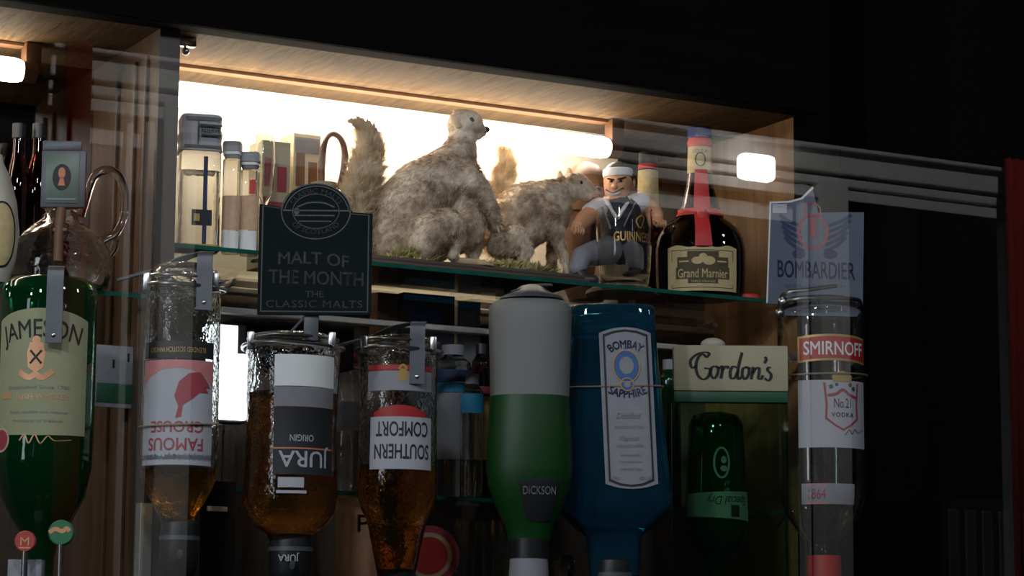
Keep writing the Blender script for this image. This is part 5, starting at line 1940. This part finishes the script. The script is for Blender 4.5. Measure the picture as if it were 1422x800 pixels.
low_bottle(628, 480, 26, 0.10, 'gplain', 'clear bottle with navy and light blue banded label behind the rail', 'lgrey',
           (('navy_band', 'inkblue', 516, 533), ('blue_band', 'bluelab', 534, 547), ('label', 'lgrey', 548, 640)))
low_bottle(668, 478, 14, 0.12, 'gdark', 'slim dark bottle with red collar left of the frosted bottle', 'blackp', (('red_collar', 'redink', 538, 548), ('label', 'gold', 552, 640)))
low_bottle(482, 492, 24, 0.07, 'gclear', 'clear bottle with red cap between the black label and liqueur bottles', 'red', (('label', 'lgrey', 560, 600),))
low_bottle(655, 520, 16, 0.06, 'gclear', 'thin clear bottle with pale blue label beside the frosted bottle', 'lgrey', (('label', 'bluelab', 548, 575),))
low_bottle(330, 560, 22, 0.10, 'gclear', 'clear bottle standing below the glowing panel', 'lgrey')
low_bottle(1050, 500, 18, 0.15, 'gclear', 'clear bottle in the shadow behind the display box', 'blackp')
low_bottle(930, 500, 16, 0.10, 'ggreen', 'slim green bottle between the blue gin and the display box', 'lgrey')
# tall cartons on the lower shelf, standing in for reflections, their tops just under the long shelf
for i, (x0, x1, yt, Yq, mt, lab) in enumerate(((525, 556, 392, 0.19, 'brown', 'tall brown carton standing in for a reflection under the squirrel plinth'),
                                               (560, 632, 396, 0.17, 'blackp', 'tall black blue-topped carton standing in for a reflection under the long shelf'),
                                               (636, 668, 398, 0.20, 'grey', 'tall grey blue-topped carton standing in for a reflection left of the frosted bottle'),
                                               (700, 780, 420, 0.20, 'blackm', 'tall dark carton hidden behind the frosted bottle'))):
    a_, b__ = at(x0, yt, Yq), at(x1, yt, Yq)
    r_ = empty('standin_carton', ((a_.x + b__.x) / 2, Yq, ZS2 + 0.0003), lab, 'carton')
    hw, hh = (b__.x - a_.x) / 2, min(at((x0 + x1) / 2, yt, Yq).z, ZS - 0.012) - ZS2
    MB().box((-hw, 0, 0), (hw, 0.03, hh), 0.001).build('box_body', mt, r_, smooth=False)
    if i in (1, 2):
        MB().box((-hw * 0.96, -0.0008, hh - 0.012), (hw * 0.96, 0, hh - 0.003)).build('blue_band', 'bluelab', r_, smooth=False)
        MB().box((-hw * 0.8, -0.0008, hh - 0.045), (hw * 0.5, 0, hh - 0.018)).build('printed_panel', 'lgrey' if i == 2 else 'inkblue', r_, smooth=False)
# row of small glasses and crate standing further down
ZL3 = at(600, 860, 0.05).z
tag(MB().box((XD1, -0.02, ZL3 - 0.02), (XR, YB - 0.004, ZL3)).build('trim_3', 'dark', smooth=False), kind='structure', label='dark back bar ledge')
a, b_ = at(487, 640, 0.05), at(528, 640, 0.05)
r = empty('red_lettered_carton', ((a.x + b_.x) / 2, 0.05, ZL3 + 0.0003), 'grey-pink carton with a red letter behind the liqueur bottle', 'carton')
hc_ = at(500, 640, 0.05).z - ZL3
hc_ = min(hc_, ZS2 - 0.008 - ZL3)
MB().box((-(b_.x - a.x) / 2, 0, 0), ((b_.x - a.x) / 2, 0.05, hc_), 0.001).build('box_body', 'beige', r)
k = ppm(a)
pm = Print2D(lambda u, v_, o_: (u / k, -o_, v_ / k), r)
pm.put('lettering', 'red', [(fit_text('P', 18, 24, bold=0.01), -2, hc_ * k - 34)], 0.0008)
P = at(596, 772, 0.03)
k = ppm(P)
r = empty('red_round_tin', (P.x, 0.03, ZL3 + 0.0003), 'round red tin with cream ring low behind the liqueur bottle', 'tin', rz=RZ0)
zc_ = P.z - ZL3
for nm, rad, mt, d in (('tin_body', 42, 'redink', 0.03), ('cream_ring', 32, 'cream', -0.001), ('red_face', 26, 'red', -0.002)):
    mb = MB().lathe([(rad / k, 0.0), (rad / k, 0.001 if nm != 'tin_body' else 0.03)], 40)
    mb.v = [(x, (z if nm == 'tin_body' else -z + (0 if nm == 'cream_ring' else -0.001)), y + zc_) for x, y, z in mb.v]
    mb.build(nm, mt, r)
for i, pc in enumerate((640, 690, 300, 455)):
    P = at(pc, 780, 0.1)
    r = empty('spirit_glass', (P.x, 0.1, ZL3 + 0.0003), 'clear upright glass on the ledge, %s' % ('right of the red tin', 'below the frosted bottle', 'below the glowing panel', 'right of the black measure')[i], 'glass', 'clear glasses on the ledge')
    hh = ZS2 - ZL3 - 0.03
    MB().lathe([(0.02, 0), (0.026, hh), (0.0245, hh), (0.0185, 0.006), (0.0005, 0.006)][::1], 28, cap=False).build('glass_body', 'gclear', r)
print('objects', len(bpy.data.objects))
